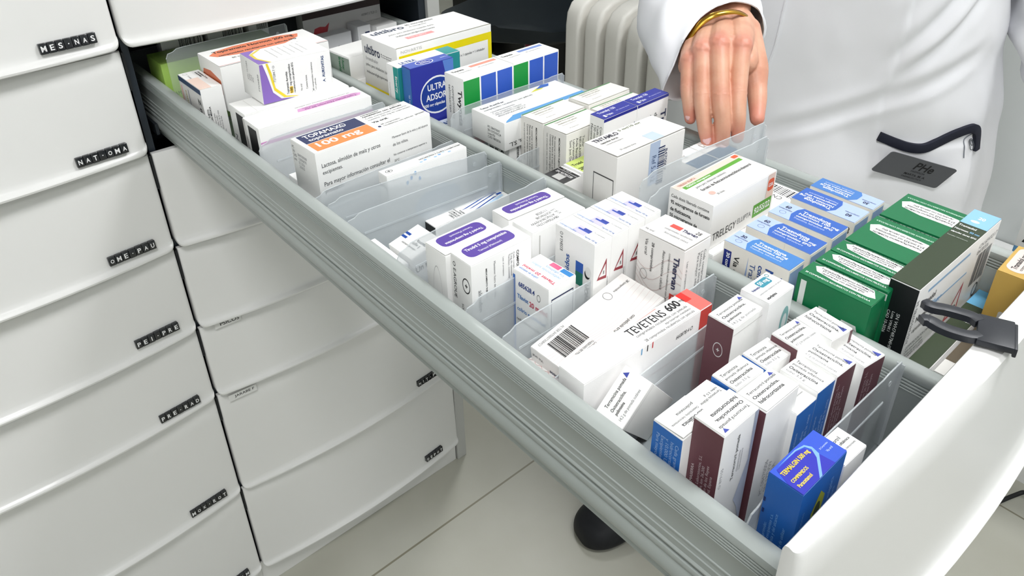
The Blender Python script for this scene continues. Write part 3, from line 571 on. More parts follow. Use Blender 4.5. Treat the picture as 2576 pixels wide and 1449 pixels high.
carton('white tube box with maroon underside leaning out over the left rail', (-0.0990, -0.7270, 0.8500), (0.034, 0.0205, 0.0760), rot=(R_(10.5), R_(-40.5), R_(0.2)), Lcol='#6e4a52',
    T=[('P', .82, .72, .94, .9, '#4450a8', [(0, 0), (1, .5), (0, 1)]), ('T', .14, .68, .80, .84, '#222', 'Terramicina pomada', 0, .01), ('T', .14, .50, .60, .64, '#222', 'Oxitetraciclina,', 0, .01), ('T', .14, .36, .42, .48, '#222', 'polimixina', 0, .02), ('T', .1, .16, .78, .28, GY, '14,2 g de pomada cutanea', 0)],
    N=[('R', 0, .93, 1, .937, '#d5d4d2'), dm(.12, .62, .36, .84)]) if False else None
MB = '#6b4149'; TB = '#2c70c4'
def tri(u0, v0, s=.13): return ('P', u0, v0, u0 + s, v0 + s * 1.1, '#4450a8', [(0, 0), (1, 0), (.5, 1)])
def tub(lb, x, y, zt, w, d, yaw, lines, side, inv=False, lng='x', weight=None, h=None, Lx=(), Nx=(), **k):
    """ointment carton: lng = direction in which the top text runs ('x' along +u, 'y' along -v)"""
    T = []; s = {'t': .80}
    n = len(lines)
    for i, (t, b_) in enumerate(lines):
        fr = min(.84, .050 * len(t) + .02)
        if lng == 'x':
            a = (.08, .80 - i * .2 - .135, .08 + fr, .80 - i * .2)
            r = 0
            if inv: a = (1 - a[2], 1 - a[3], 1 - a[0], 1 - a[1]); r = 180
        else:
            a = (.80 - i * .2 - .135, .92 - fr, .80 - i * .2, .92); r = 270
            if inv: a = (1 - a[2], 1 - a[3], 1 - a[0], 1 - a[1]); r = 90
        T.append(('T', *a, '#2b2b2e' if i < 3 else '#8c8c8e', t, r, .010 if b_ else 0))
    L = list(Lx); N = list(Nx); Lc = Nc = None
    return box(lb, x, y, zt, w, d, yaw, T=T + k.pop('Tx', []), L=L, N=N, h=h, **k)
TP = [('Terramicina pomada', 0), ('Oxitetraciclina,', 1), ('polimixina', 1), ('14,2 g de pomada', 0)]
TP4 = [('Terramicina pomada', 0), ('Oxitetraciclina,', 1), ('polimixina', 1), ('4,7 g de pomada cutánea', 0)]
TO = [('Terramicina', 0), ('pomada oftálmica', 0), ('Oxitetraciclina', 1), ('tubo 3,5 g', 0)]
TC = [('Terracortril pomada', 0), ('Oxitetraciclina,', 1), ('hidrocortisona', 1)]
Lrec = [('O', .35, .66, .72, .80, '#ddd', .12), ('T', .48, .70, .6, .76, '#ddd', '+', 0, .06)]
Lfar = [('P', .08, .40, .24, .48, '#e8e4e4', [(0, 0), (1, 0), (.5, 1)]), ('T', .13, .50, .22, .80, '#d8c8ca', 'FARMASIERRA', 90, .01), ('T', .34, .40, .86, .92, '#cdbcc0', 'Farmasierra Laboratorios, S.L\nCtra. de Irun, km 26,200\nSan Sebastian de los Reyes\n28709 Madrid, Espana', 90)]
Nfine = [('T', .15, .35, .72, .93, '#c9b4b8', 'Farmasierra Laboratorios, S.L\nCtra. de Irun, km 26,200\nSan Sebastian de los Reyes\n28709 Madrid', 90)]
NfineB = [('T', .15, .3, .8, .93, '#a9c8ee', 'Cada gramo contiene\nOxitetraciclina\nExcipientes parafina\nMantener fuera de la vista', 90)]
tub('upright maroon sided ointment box beside the long red ended box', -0.0700, -0.7365, 0.950, 0.0325, 0.0200, 0, TP, 'm', Lcol=MB, Lx=Lrec + [('T', .3, .1, .8, .4, '#b9a0a5', '30 C ninos\nMantener', 90)], Nx=[dm(.3, .55, .62, .80), ('R', .0, .93, 1, .935, '#d9d8d5')], Tx=[tri(.84, .78)])
box('glossy white box with a teal 50 mg label, against the middle rail', -0.0372, -0.7400, 0.9545, 0.0300, 0.0220, 0, col='#f8f8f8',
    T=[('T', .08, .55, .36, .82, '#2b3a7a', 'Velmetia', 0, .02), ('RR', .38, .58, .80, .90, '#3f93a8', .2), ('T', .42, .64, .76, .84, '#fff', '50 mg', 0, .03), ('T', .1, .35, .95, .48, GY, 'comprimidos recubiertos con pelicula', 0), ('T', .1, .08, .45, .22, K, 'sitagliptina', 0, .02), ('O', .82, .80, .92, .95, '#2f8a94', .3)],
    N=[('E', .62, .55, .95, .85, '#8fc4c4'), ('E', .7, .62, .88, .78, '#e7f0f0'), ('E', .64, .32, .95, .55, '#b8dada')])
tub('ointment box top with brown right side nearest the middle rail, farthest', -0.0420, -0.7860, 0.9555, 0.0205, 0.0270, -7, TC, 'm', lng='y', Ncol='#f4f3f0', Nx=[('R', .86, 0, 1, 1, MB)], Tx=[tri(.62, .04, .2)])
tub('small white ointment box marked 4,7 g among the others, square topped', -0.0640, -0.7765, 0.9555, 0.0235, 0.0190, -4, TP4, 'm', Lcol=MB, Nx=[], Tx=[tri(.84, .78)])
tub('white topped maroon fronted box with blue triangle, nearest the middle rail', -0.0370, -0.8060, 0.945, 0.0205, 0.0255, -8, TP4, 'm', lng='y', Ncol=MB, Nx=Nfine, Tx=[tri(.72, .04, .2)])
tub('white topped maroon fronted box with blue triangle, second from the middle rail', -0.0620, -0.8015, 0.950, 0.0200, 0.0255, -3, TP4, 'm', lng='y', Ncol=MB, Nx=Nfine, Tx=[tri(.72, .04, .2)])
tub('white eye ointment box beside the square topped 4,7 g box', -0.0870, -0.7710, 0.950, 0.0245, 0.0180, -4, TO, 'b', Lcol=TB)
tub('white eye ointment box behind the two tall maroon ones', -0.1150, -0.7695, 0.950, 0.0265, 0.0175, -1.5, TO, 'b', Lcol=TB)
tub('blue fronted eye ointment box with white top, second row near the dark divider', -0.0800, -0.8000, 0.948, 0.0190, 0.0250, -2, TO, 'b', lng='y', Ncol=TB, Nx=NfineB)
tub('blue fronted eye ointment box mostly hidden by the middle maroon box', -0.1010, -0.8000, 0.945, 0.0200, 0.0240, -1, [('Terracortril', 0), ('pomada oftálmica', 1), ('Oxitetraciclina, hidrocortisona', 0)], 'b', lng='x', Ncol=TB, Nx=NfineB)
tub('small inverted eye ointment box, flap slightly open, by the blue sided box', -0.1395, -0.7655, 0.946, 0.0235, 0.0155, 0, [('Terramicina oftálmica', 0), ('tubo 3,5 g', 0)], 'b', inv=True, Lcol=TB, lift_flap=.0012)
tub('blue sided eye and ear ointment box standing at the left rail', -0.1695, -0.7740, 0.9535, 0.0270, 0.0200, 0, [('oto-oftálmica', 1), ('Oxitetraciclina, hidrocortisona,', 0), ('polimixina', 0)], 'b', inv=True, Lcol=TB,
    Lx=[('T', .12, .35, .9, .93, '#a9c8ee', 'Cada gramo contiene\nhidrocortisona 10 mg\ny 10.000 U.I. de polim\nExcipientes vaselina\nPara mayor informacion', 270)], lift_flap=.0012)
tub('tall maroon sided ointment box with inverted text, nearest the left rail', -0.1625, -0.7930, 0.9660, 0.0305, 0.0190, 0, TC, 'm', inv=True, Lcol=MB, Lx=Lfar,
    Nx=[('T', .42, .58, .52, .95, '#333', 'Terracortril pomada', 90, .01), ('T', .56, .62, .68, .95, GY, 'Oxitetraciclina\nhidrocortisona', 90), ('T', .05, .6, .12, .85, LG, 'O 879155', 90), ('P', .62, .1, 1, 1, '#b9c2d6', [(1, 0), (1, 1), (.7, 1), (.8, .6), (.1, .3), (.5, .2)])], Tx=[tri(.06, .06)])
tub('tall maroon sided ointment box in the middle of the front bay', -0.1290, -0.7960, 0.9625, 0.0310, 0.0190, -1, TC, 'm', Lcol=MB, Lx=Lrec + [('T', .35, .02, .6, .58, '#d8c8ca', 'SUJETO A PRESCRIPCION MEDICA', 90, .02)],
    Nx=[dm(.3, .62, .62, .86), ('T', .3, .25, .7, .55, LG, 'PC 08470006\nSN 17TVW\nLote 14A', 90)], Tx=[tri(.80, .80)], lift_flap=.0006)
TBL = '#2b2fb4'
box('blue tablet box with yellow title, next to the white drawer front', -0.1620, -0.8370, 0.9625, 0.0405, 0.0188, 0, col='#1f5fb0', flapcol='#2f55cc',
    T=[('P', 0, 0, .72, .9, TBL, [(0, 0), (1, 0), (.96, .6), (.88, .9), (.7, 1), (.12, 1), (0, .5)]), ('P', 0, 0, 1, 1, '#7fb0ee', [(.36, 0), (.42, 0), (.70, .45), (.73, .7), (.68, .88), (.52, .95), (.14, .93), (.52, .91), (.66, .83), (.69, .66), (.62, .42)]),
       ('T', .06, .54, .64, .84, '#ffd92e', 'TERMALGIN 500 mg', 0, .022), ('T', .06, .34, .40, .49, '#ffe24f', 'COMPRIMIDOS', 0, .02), ('T', .06, .15, .34, .29, '#ffe24f', 'Paracetamol', 0, .02), ('T', .76, .45, .94, .56, '#cfe2ff', '20 Comprimidos', 0), ('T', .80, .3, .92, .4, '#cfe2ff', 'Vía oral', 0)],
    L=[('R', .02, .80, .08, .83, '#102a66'), ('R', .04, .72, .1, .75, '#102a66'), ('T', .16, .28, .88, .94, '#7db3ea', 'Composición por comprimido:\nparacetamol 500 mg y excipientes c.s.\nMantener fuera de la vista y del alcance\nde los niños.\nLeer el prospecto antes de utilizar\neste medicamento.', 90)],
    N=[('T', .08, .5, .14, .92, '#6fa4dd', 'Leer instrucciones', 90), ('P', .28, .2, .62, .88, '#b4bb3a', [(.1, 0), (.7, .1), (.8, .4), (.6, .5), (.9, .6), (1, .9), (.6, 1), (.2, .8), (.3, .6), (.1, .4)]), ('E', .4, .62, .56, .8, '#3a4a2a'), ('T', .68, .6, .9, .9, '#8dbbec', 'Accion analgesica\nantipiretica', 90)])
tub('white eye ointment box between the blue tablet box and the drawer front', -0.1175, -0.8365, 0.9480, 0.0215, 0.0170, -2, [('Terracortril', 0), ('pomada oftálmica', 1), ('Oxitetraciclina, hidrocortisona,', 0)], 'b')

# the leaning ointment box, solved pose
carton('white ointment box leaning out over the left rail, maroon beneath', (0, 0, 0), (0.0327, 0.0198, 0.070), Lcol='#7d5c62',
    T=[('P', .82, .72, .95, .94, '#4450a8', [(0, .1), (.9, .2), (.3, 1)]), ('T', .14, .68, .80, .86, '#222', 'Terramicina pomada', 0, .01), ('T', .14, .48, .60, .64, '#222', 'Oxitetraciclina,', 0, .01), ('T', .14, .32, .42, .46, '#222', 'polimixina', 0, .02), ('T', .1, .12, .78, .26, GY, '14,2 g de pomada cutánea', 0)],
    N=[('R', 0, .93, 1, .937, '#d5d4d2'), dm(.34, .5, .62, .80)])
lean = bpy.context.scene.objects[-1] if False else [o for o in bpy.data.objects if o.get('label', '').startswith('white ointment box leaning')][0]
def set_pose(o, origin, rx, ry, rz, up):
    m = Matrix.Rotation(rz, 4, 'Z') @ Matrix.Rotation(ry, 4, 'Y') @ Matrix.Rotation(rx, 4, 'X')
    p = Vector(origin) + (m @ Vector((0, 0, up)))
    o.location = p; o.rotation_euler = m.to_euler()
set_pose(lean, (-0.0830, -0.7025, 0.8269), 0.199, -0.707, 0.002, 0.1225 - 0.070)

# --- right lane, from the back
box('white box behind with a red wave emblem and a brown top edge, inside the cabinet', 0.0400, 0.045, 0.9665, 0.1255, 0.02, 0, col='#d9d7d6', T=[('R', 0, 0, 1, 1, '#3c2a2a')],
    N=[('R', 0, .88, 1, 1, '#3c2a2a'), ('P', .05, .45, .32, .78, '#c24a52', [(0, 0), (.3, .85), (.55, .9), (.8, .85), (1, 1), (.75, .25), (.45, .15), (.25, .2)]), ('P', .02, .12, .22, .42, '#d02a36', [(0, .4), (.3, .15), (1, 1), (.5, 0), (0, 0)]), ('T', .36, .25, .6, .45, K, 'Mag', 0, .03), ('T', .66, .25, .88, .5, '#c03040', '200', 0, .04), ('T', .74, .72, .95, .84, '#8b8b8d', '683847.1 TLD O', 0)])
box('white box with fine text standing right of the orange lettered box, inside the cabinet', 0.0470, 0.014, 0.9350, 0.050, 0.020, 2, N=[('T', .5, .2, .9, .9, GY, 'Cada comp\nLactosa\nExcip', 90)], col='#dfe0e2')
box('small box with a navy and red stripe in the right lane inside the cabinet', 0.1045, 0.010, 0.9395, 0.021, 0.03, 0, col='#e4e5e7', N=[('R', .55, .6, .9, .88, '#1d2a55'), ('R', .58, .2, .9, .6, '#cc2a38'), ('T', .15, .1, .35, .8, GY, 'QUIMI', 270)])
box('white box with fine text in the right lane just in front of the cabinet side', 0.1330, 0.006, 0.9345, 0.036, 0.048, 4, T=[('T', .1, .55, .8, .75, '#444', 'comprimidos recubiertos', 0)], N=[('T', .25, .4, .4, .9, LG, 'Lote', 270), ('T', .7, .3, .95, .9, LG, 'Caducidad\nLote', 270)])
box('white box with green lettering lying left of the large yellow banded box', 0.0100, -0.1300, 0.953, 0.060, 0.047, 4, h=.030, L=[('R', 0, 0, 1, .95, '#9aa89c'), ('T', .5, .1, .78, .9, '#1d7a45', 'Ulunar\nBreezhaler', 270, .02)], N=[('T', .75, .3, 1, .7, '#2d9a4a', 'U', 0, .04)])
box('second white box with green lettering under its twin', 0.0100, -0.1320, 0.9225, 0.075, 0.047, 2, h=.030, N=[('T', .6, .4, .8, .95, '#2d9a4a', 'B', 0, .05), ('T', .62, .0, .9, .2, '#3c9a55', 'capsulas', 0, .02)])
YL = '#f5e200'
box('large white box with a bright yellow band across its near side', 0.0270, -0.2120, 0.980, 0.1405, 0.0760, 0.5, h=.0640,
    T=[('T', .05, .78, .38, .94, '#33405c', 'ultibro', 0, .03), ('T', .42, .84, .72, .94, '#555', '85 microgramos/', 0), ('T', .42, .74, .6, .82, '#555', '43 microgramos', 0), ('T', .15, .58, .62, .67, '#777', 'polvo para inhalacion (capsula dura)', 0), ('T', .18, .45, .58, .53, '#444', 'indacaterol/glicopirronio', 0), ('R', .22, .28, .50, .38, '#f2a0a0'), ('T', .25, .3, .48, .36, '#fff', 'No ingerir', 0), ('R', .0, .0, 1, .02, '#6b6a40')],
    N=[('R', .02, .72, 1, .86, YL), ('R', .96, 0, 1, .86, YL), ('T', .04, .90, .30, .955, '#c4c4c6', 'NOVARTIS', 0), ('T', .19, .5, .5, .66, '#26304e', 'ultibro', 0, .03), ('T', .62, .5, .92, .6, '#444', '30 x 1 capsulas + 1 inhalador', 0)],
    L=[('T', .08, .66, .52, .90, '#26304e', 'ultibro', 0, .03), ('T', .1, .56, .45, .63, LG, 'breezhaler', 0), ('T', .55, .72, .98, .80, '#555', '85 microgramos/\n43 microgramos', 0), ('T', .08, .42, .95, .5, '#555', 'polvo para inhalacion (capsula dura)', 0), ('T', .08, .28, .7, .35, '#444', 'indacaterol/glicopirronio', 0), ('R', 0, 0, 1, .06, YL)])
box('cream box with a small red square lying below the yellow banded box', 0.0085, -0.2120, 0.9120, 0.060, 0.072, 0, h=.030, col='#efe9d6', T=[('R', .35, .05, .55, .14, '#d0302c'), ('T', .1, .3, .3, .7, '#333', 'EXX', 270, .02), ('R', 0, 0, .1, 1, '#e7d21e')])
box('white and teal box behind the blue capsule box', 0.0070, -0.2430, 0.9710, 0.0860, 0.0230, 0, T=[('R', .78, .0, 1, 1, '#2f9a98'), ('T', .1, .2, .35, .6, '#3a5aa0', 'ULTRA', 0, .03)], L=[('R', .60, 0, 1, 1, '#2ba39c'), ('T', .68, .68, .92, .9, '#fff', 'Energy', 270, .02), ('T', .15, .3, .25, .8, LG, 'Complemento', 270)], N=[('R', 0, 0, 1, 1, '#2b9a9a')])
UB = '#3038a4'
box('blue capsule box with a white ringed oval title', 0.0110, -0.2620, 0.9740, 0.0575, 0.0170, -1, col=UB, flapcol='#4a62c0', Lcol='#3f78c4',
    T=[('E', .22, .08, .62, .92, '#fff'), ('E', .24, .14, .60, .86, '#2a3fae'), ('T', .30, .3, .54, .7, '#fff', 'ULTRA\nADSORB', 0, .03), ('T', .8, .4, .97, .55, '#dce6ff', '839975.2', 0, .03)],
    N=[('R', .0, .0, 1, 1, UB), ('P', 0, .0, 1, 1, '#5f8ad8', [(.75, 1), (1, 1), (1, 0), (.95, 0), (.9, .6)]), ('E', .18, .44, 1.0, .86, '#fff'), ('E', .205, .46, .975, .84, '#1d3f9a'), ('T', .36, .70, .80, .79, '#fff', 'ULTRA', 0, .03), ('T', .31, .59, .88, .68, '#fff', 'ADSORB', 0, .03), ('T', .25, .525, .94, .57, '#fff', '200 mg cápsulas duras', 0, .02)],
    L=[('T', .6, .2, .78, .95, '#cfe0ff', 'TODOS LOS DIAS EN EL', 90, .02), ('T', .3, .3, .42, .7, '#9fc0ee', 'complemento', 90)])
box('small white and blue box lying at the foot of the blue capsule box', 0.0090, -0.300, 0.905, 0.070, 0.034, 0, h=.022, col='#dfe9f0', T=[('T', .25, .2, .6, .8, '#3c5a8c', 'ORAL\nL', 0, .03), ('R', .7, 0, .74, 1, '#2b7fae'), ('R', .1, .1, .13, .9, '#2f9a98')])
GQ = '#179a3f'; BQ = '#3560c9'
for i in range(2):
    x = 0.0295 + i * 0.0700
    box('white box with a green and two blue squares, %s of the pair' % ('left' if i == 0 else 'right'), x, -0.3325 + .001 * i, 0.9765, 0.0692, 0.0325, 0.8, group='boxes with green and blue squares',
        T=[('T', .05, .66, .28, .82, '#333', 'Twynsta', 0, .02), ('T', .1, .5, .38, .58, GY, 'comprimidos', 0), ('R', .42, .72, .95, .88, '#f0a08c' if i == 0 else '#7f9ad8'), ('T', .5, .52, .9, .6, GY, '28 comprimidos', 0)],
        N=[('R', .0, .65, .31, .985, GQ), ('R', .34, .65, .64, .985, BQ), ('R', .67, .65, .975, .985, BQ), ('T', .12, .43, .74, .62, '#2c2c30', 'Twynsta®', 0, .0), ('R', .06, .28, .4, .37, '#d93a36'), ('T', .08, .3, .3, .35, '#fff', '80 mg/5 mg', 0), ('T', .14, .18, .6, .25, '#333', 'comprimidos', 0, .02), ('T', .14, .1, .7, .15, '#555', 'telmisartan/amlodipino', 0)],
        L=[('T', .62, .35, .9, .88, '#333', 'Twynsta', 270, .02), ('T', .2, .4, .5, .9, GY, 'comprimidos\ntelmisartan', 270)])
TW = '#5b9fd8'
box('white box with a light blue stripe lying raised behind the upright green striped ones', 0.0240, -0.4035, 0.9520, 0.1190, 0.0520, 0, h=.0300,
    T=[('R', .16, .06, 1, .2, TW), ('P', .02, .0, .3, .2, TW, [(0, 0), (1, 0), (1, .8), (.5, .9), (.1, .3)]), ('T', .04, .78, .30, .88, '#333', 'Twicor 10 mg/10 mg', 0, .02), ('T', .04, .68, .6, .76, '#444', 'comprimidos recubiertos con pelicula', 0), ('T', .06, .3, .4, .62, GY, 'rosuvastatina/ezetimiba\nCada comprimido contiene\nMEDICAMENTO SUJETO A\nPRESCRIPCION MEDICA', 0), ('P', .62, .82, .85, 1, '#d8d536', [(0, 0), (.6, 0), (1, .6), (.5, .6)]), ('P', .68, .82, .9, 1, '#2f62b8', [(.1, .3), (.6, 1), (1, .8), (.8, .2)])],
    L=[dm(.12, .35, .38, .8), ('T', .5, .25, .9, .7, '#555', 'PC 08470007\nSN 2V5VXCJ4\nLote R3\nCAD 08/2026', 0)],
    N=[('T', .05, .1, .5, .3, '#333', 'Mylan Viatris, S.L.', 180, .01)])
box('white box with vertical fine print standing under the light blue striped one', 0.0330, -0.4000, 0.9260, 0.060, 0.035, 0, L=[('T', .1, .1, .8, .95, '#444', 'Conservar\nMantener\nMEDICAM', 270, .02)], N=[('T', .1, .1, .4, .95, '#444', 'MEDICAMENTO SUJETO\nMantener fuera', 270, .02)])
GR = '#4a8a4e'
TRT = [('R', .0, .93, 1, .99, GR), ('T', .16, .76, .62, .88, '#9a9a8a', 'Tryptizol® 25 mg comprimidos', 0, .02), ('T', .16, .62, .60, .72, '#9a9a8a', 'recubiertos con pelicula', 0, .01), ('T', .18, .48, .5, .56, LG, 'Amitriptilina, hidrocloruro', 0), ('T', .2, .2, .42, .28, LG, '24 comprimidos', 0)]
TRL = [('T', .14, .35, .2, .93, '#555', 'Leer el prospecto antes de utilizar este', 270), ('T', .26, .35, .56, .93, '#555', 'No conservar a temperatura superior a 30\nMantener fuera de la vista y del alcance\nConservar en el envase original para prot', 270), ('T', .66, .2, .74, .93, '#222', MED, 270, .02)]
for i, (x, y, zt, w, d, yaw, lb) in enumerate(((0.0470, -0.4350, 0.955, 0.0595, 0.0320, 1.5, 'white box with a dark green stripe, left and farther of the upright four'), (0.0465, -0.4678, 0.955, 0.0590, 0.0315, 0.5, 'white box with a dark green stripe, left and nearest of the upright four'), (0.1075, -0.4380, 0.9585, 0.0630, 0.0290, 1, 'white box with a dark green stripe, right and farthest of the upright four'), (0.1070, -0.4650, 0.9560, 0.0640, 0.0255, 0, 'white box with a dark green stripe behind the two navy topped boxes'))):
    box(lb, x, y, zt, w, d, yaw, T=TRT, L=TRL, N=[('T', .06, .55, .42, .92, '#555', 'Titular\nNEURAXPHARM\nAvda Barcelona\nLaboratorios\nSant Just Desvern', 270, .0)], group='white boxes with dark green stripes', col='#f2f0ea', lift_flap=.0008)
TN = '#27309b'
for i, x in enumerate((0.0735, 0.1223)):
    box('upright box with a navy blue top, %s of two by the hand' % ('left' if i == 0 else 'right'), x, -0.4900 + .0008 * i, 0.9700, 0.0480, 0.0180, 1, flapcol=TN, group='upright boxes with navy tops',
        T=[('T', .1, .5, .6, .85, '#e8eaff', 'Tromalyt 150', 0, .04), ('T', .5, .28, .9, .4, '#c9cdf5', '28 capsulas duras', 0, .01), ('RR', .1, .12, .16, .38, '#e8eaff'), ('T', .18, .12, .36, .36, '#e8eaff', 'Mylan', 0, .03)],
        N=[('R', 0, .97, 1, 1, TN), ('T', .72, .35, .95, .85, NV, 'Tromalyt', 270, .03), ('T', .56, .4, .66, .85, '#555', 'de liberacion', 270), ('T', .42, .5, .5, .85, GY, 'Acido', 270), ('T', .3, .5, .38, .8, GY, '28 capsulas', 270), ('B', .15, .62, .25, .78, K, True), ('T', .14, .4, .26, .58, K, 'M', 270, .03)],
        L=[('T', .1, .3, .9, .92, '#555', 'Composicion\nCada capsula\n150 microgramos\nMantener', 270)])
box('cream lime box', 0.0700, -0.4405 - .075, 0.905, 0.040, 0.016, 0, h=.0385, T=[('R', .1, 0, 1, 1, '#d2e07a'), ('T', .14, .5, .6, .9, K, 'Trosi', 0, .04), ('T', .14, .1, .7, .4, K, '280 mg', 0, .02)]) if False else None
carton('small cream box with a lime green top lying behind the black ended one', (0.0400, -0.4945, B0), (0.034, 0.0240, 0.0605), T=[('R', .08, 0, 1, 1, '#cfe07c'), ('T', .12, .4, .5, .9, K, 'Trosid', 0, .04), ('T', .12, .05, .6, .35, K, '280 mg', 0, .02)])
carton('box with a black end face bearing a code, lying low by the middle rail', (0.0112, -0.4985, B0), (0.0270, 0.0265, 0.0600), rot=(R_(0), R_(-1), R_(0)), T=[('R', .0, 0, .93, 1, '#1d1d20'), ('T', .55, .1, .72, .9, '#ddd', 'SN 93795328', 270, .02), ('R', .2, .3, .55, .7, '#bdbdbb'), ('R', .78, .0, .80, 1, '#ddd'), ('T', .84, .2, .9, .8, '#ddd', 'PC 08470', 270)], flap=False)
box('big plain white box with a barcode seal near the fingers', 0.0130, -0.5610, 0.9770, 0.0875, 0.0390, -1, col='#f3f1ed',
    T=[('T', .06, .78, .40, .93, '#2c2c40', 'TRITAMLO', 0, .03), ('T', .44, .84, .92, .96, '#88907a', '5 mg/10 mg', 0, .02), ('T', .08, .62, .32, .72, '#333', 'capsulas duras', 0, .01), ('T', .1, .52, .34, .58, GY, 'ramipril/amlodipino', 0), ('T', .12, .12, .34, .22, GY, '30 capsulas duras', 0), ('R', .52, .0, .68, .36, '#c6d6ef')],
    N=[('R', .47, .62, .62, 1, '#c6d6ef'), ('B', .60, .60, .70, .95, '#2b3a66', True), ('T', .70, .62, .74, .9, '#2b3a66', '8470007', 270), ('T', .08, .12, .2, .5, '#555', '5 mg de ramipril\nOtros excipientes', 270), ('T', .5, .65, .58, .88, '#556a94', 'Ref 5.6 12', 270)],
    L=[('O', .0, 0, .001, .001, K), ('R', .32, .05, .335, .80, '#444'), ('R', .32, .79, .93, .80, '#444'), ('R', .915, .05, .93, .80, '#444'), ('T', .02, .1, .22, .5, '#2f7a45', '5 mg/10 mg', 90, .03)], lift_flap=.0012)
TEA = '#2d5a7d'
for i, (x, lb) in enumerate(((0.1090, 'white box with a slate blue panel just under the fingertips, left one'), (0.1400, 'white box with a slate blue panel just under the fingertips, right one'))):
    box(lb, x, -0.5760, 0.938, 0.0300, 0.0350, 0, T=[('R', 0, 0, 1, .45, TEA), ('T', .05, .6, .6, .9, '#444', 'comprimidos\n24 unid', 90, .01)], N=[('R', 0, .4, 1, 1, TEA), ('P', .1, .3, .6, .9, '#e8eef2', [(0, 0), (.2, 0), (.2, .8), (1, .8), (1, 1), (0, 1)])], group='boxes with slate blue panels')
# E3 and the inhaler box
box('white inhaler box with a green and orange banded edge reading 92/55/22', 0.0230, -0.6510, 0.9655, 0.0880, 0.0420, 0.5, h=.0400, col='#f7f6f4',
    T=[('R', .0, .80, 1, .97, '#f0d5c8'), ('R', .06, .72, .95, .82, '#5fa838'), ('T', .05, .85, .30, .94, '#b07060', 'TRELEGY ELLIPTA', 0, .01), ('T', .10, .735, .45, .80, '#fff', '92/55/22 microgramos', 0, .03), ('T', .15, .58, .6, .68, '#555', 'polvo para inhalacion (unidosis)', 0), ('T', .15, .46, .92, .56, '#222', 'furoato de fluticasona/umeclidinio/vilanterol', 0, .01), ('T', .2, .16, .3, .28, '#333', '30 dosis', 0), ('E', .15, .25, .22, .38, '#d8b4a8'), ('RR', .90, .86, .98, .96, '#e8603c')],
    N=[('T', .04, .12, .40, .40, '#222', 'TRELEGY', 0, 0), ('T', .42, .2, .64, .38, GY, 'ELLIPTA', 0), ('R', .67, .14, .97, .44, '#5fa838'), ('T', .69, .19, .95, .39, '#fff', '92/55/22', 0, .03), ('R', .86, .44, .98, 1, '#f0d5c8'), ('RR', .87, .6, .97, .88, '#e8603c', .3), ('T', .88, .68, .96, .8, '#fff', 'GSK', 0, .02)],
    L=[('T', .06, .80, .92, .92, '#222', 'Cada dosis liberada contiene', 0), ('T', .06, .64, .95, .77, '#222', '92 microgramos de furoato', 0, .03), ('T', .06, .5, .55, .61, '#222', 'de fluticasona,', 0, .03), ('T', .06, .34, .7, .47, '#222', '55 microgramos de', 0, .03), ('T', .06, .2, .45, .31, '#222', 'umeclidinio', 0, .03), ('T', .06, .05, .9, .16, '#222', '65 microgramos (equivalente a', 0)])
box('flat white leaflet box with dense small print under the inhaler box', 0.0210, -0.6575, 0.9245, 0.1400, 0.0480, -0.5, T=[('T', .12, .62, .6, .8, '#5a9a4a', 'microgramos/55 microgramos/22', 0, .0), ('T', .1, .1, .82, .55, '#7a4a44', 'sal contiene 92 mcg de furoato de fluticasona 55 mcg de umeclidinio\nexcipientes lactosa estearato de magnesio, dioxido de silicio\npolvo para inhalacion, Acido cinico anhidro, celulosa\nde propilo y medio (E216), dimetilpolisiloxano', 0), ('B', .88, .12, .98, .92, K, True), ('T', .82, .3, .86, .95, '#555', 'CN 937894', 90)], L=[('T', .3, .2, .7, .9, GY, 'PC\nSN', 0)])
LB = '#a9c3ee'; MBL = '#3a68c0'
tz = ((0.0115, -0.7255, .0200, 0), (0.0405, -0.7245, .0235, 0), (0.0715, -0.7240, .0245, 0), (0.1050, -0.7240, .0245, 1), (0.1342, -0.7238, .0200, 1))
nm5 = ('nearest the middle rail', 'second from the middle rail', 'in the middle of the row', 'fourth from the middle rail', 'against the right rail')
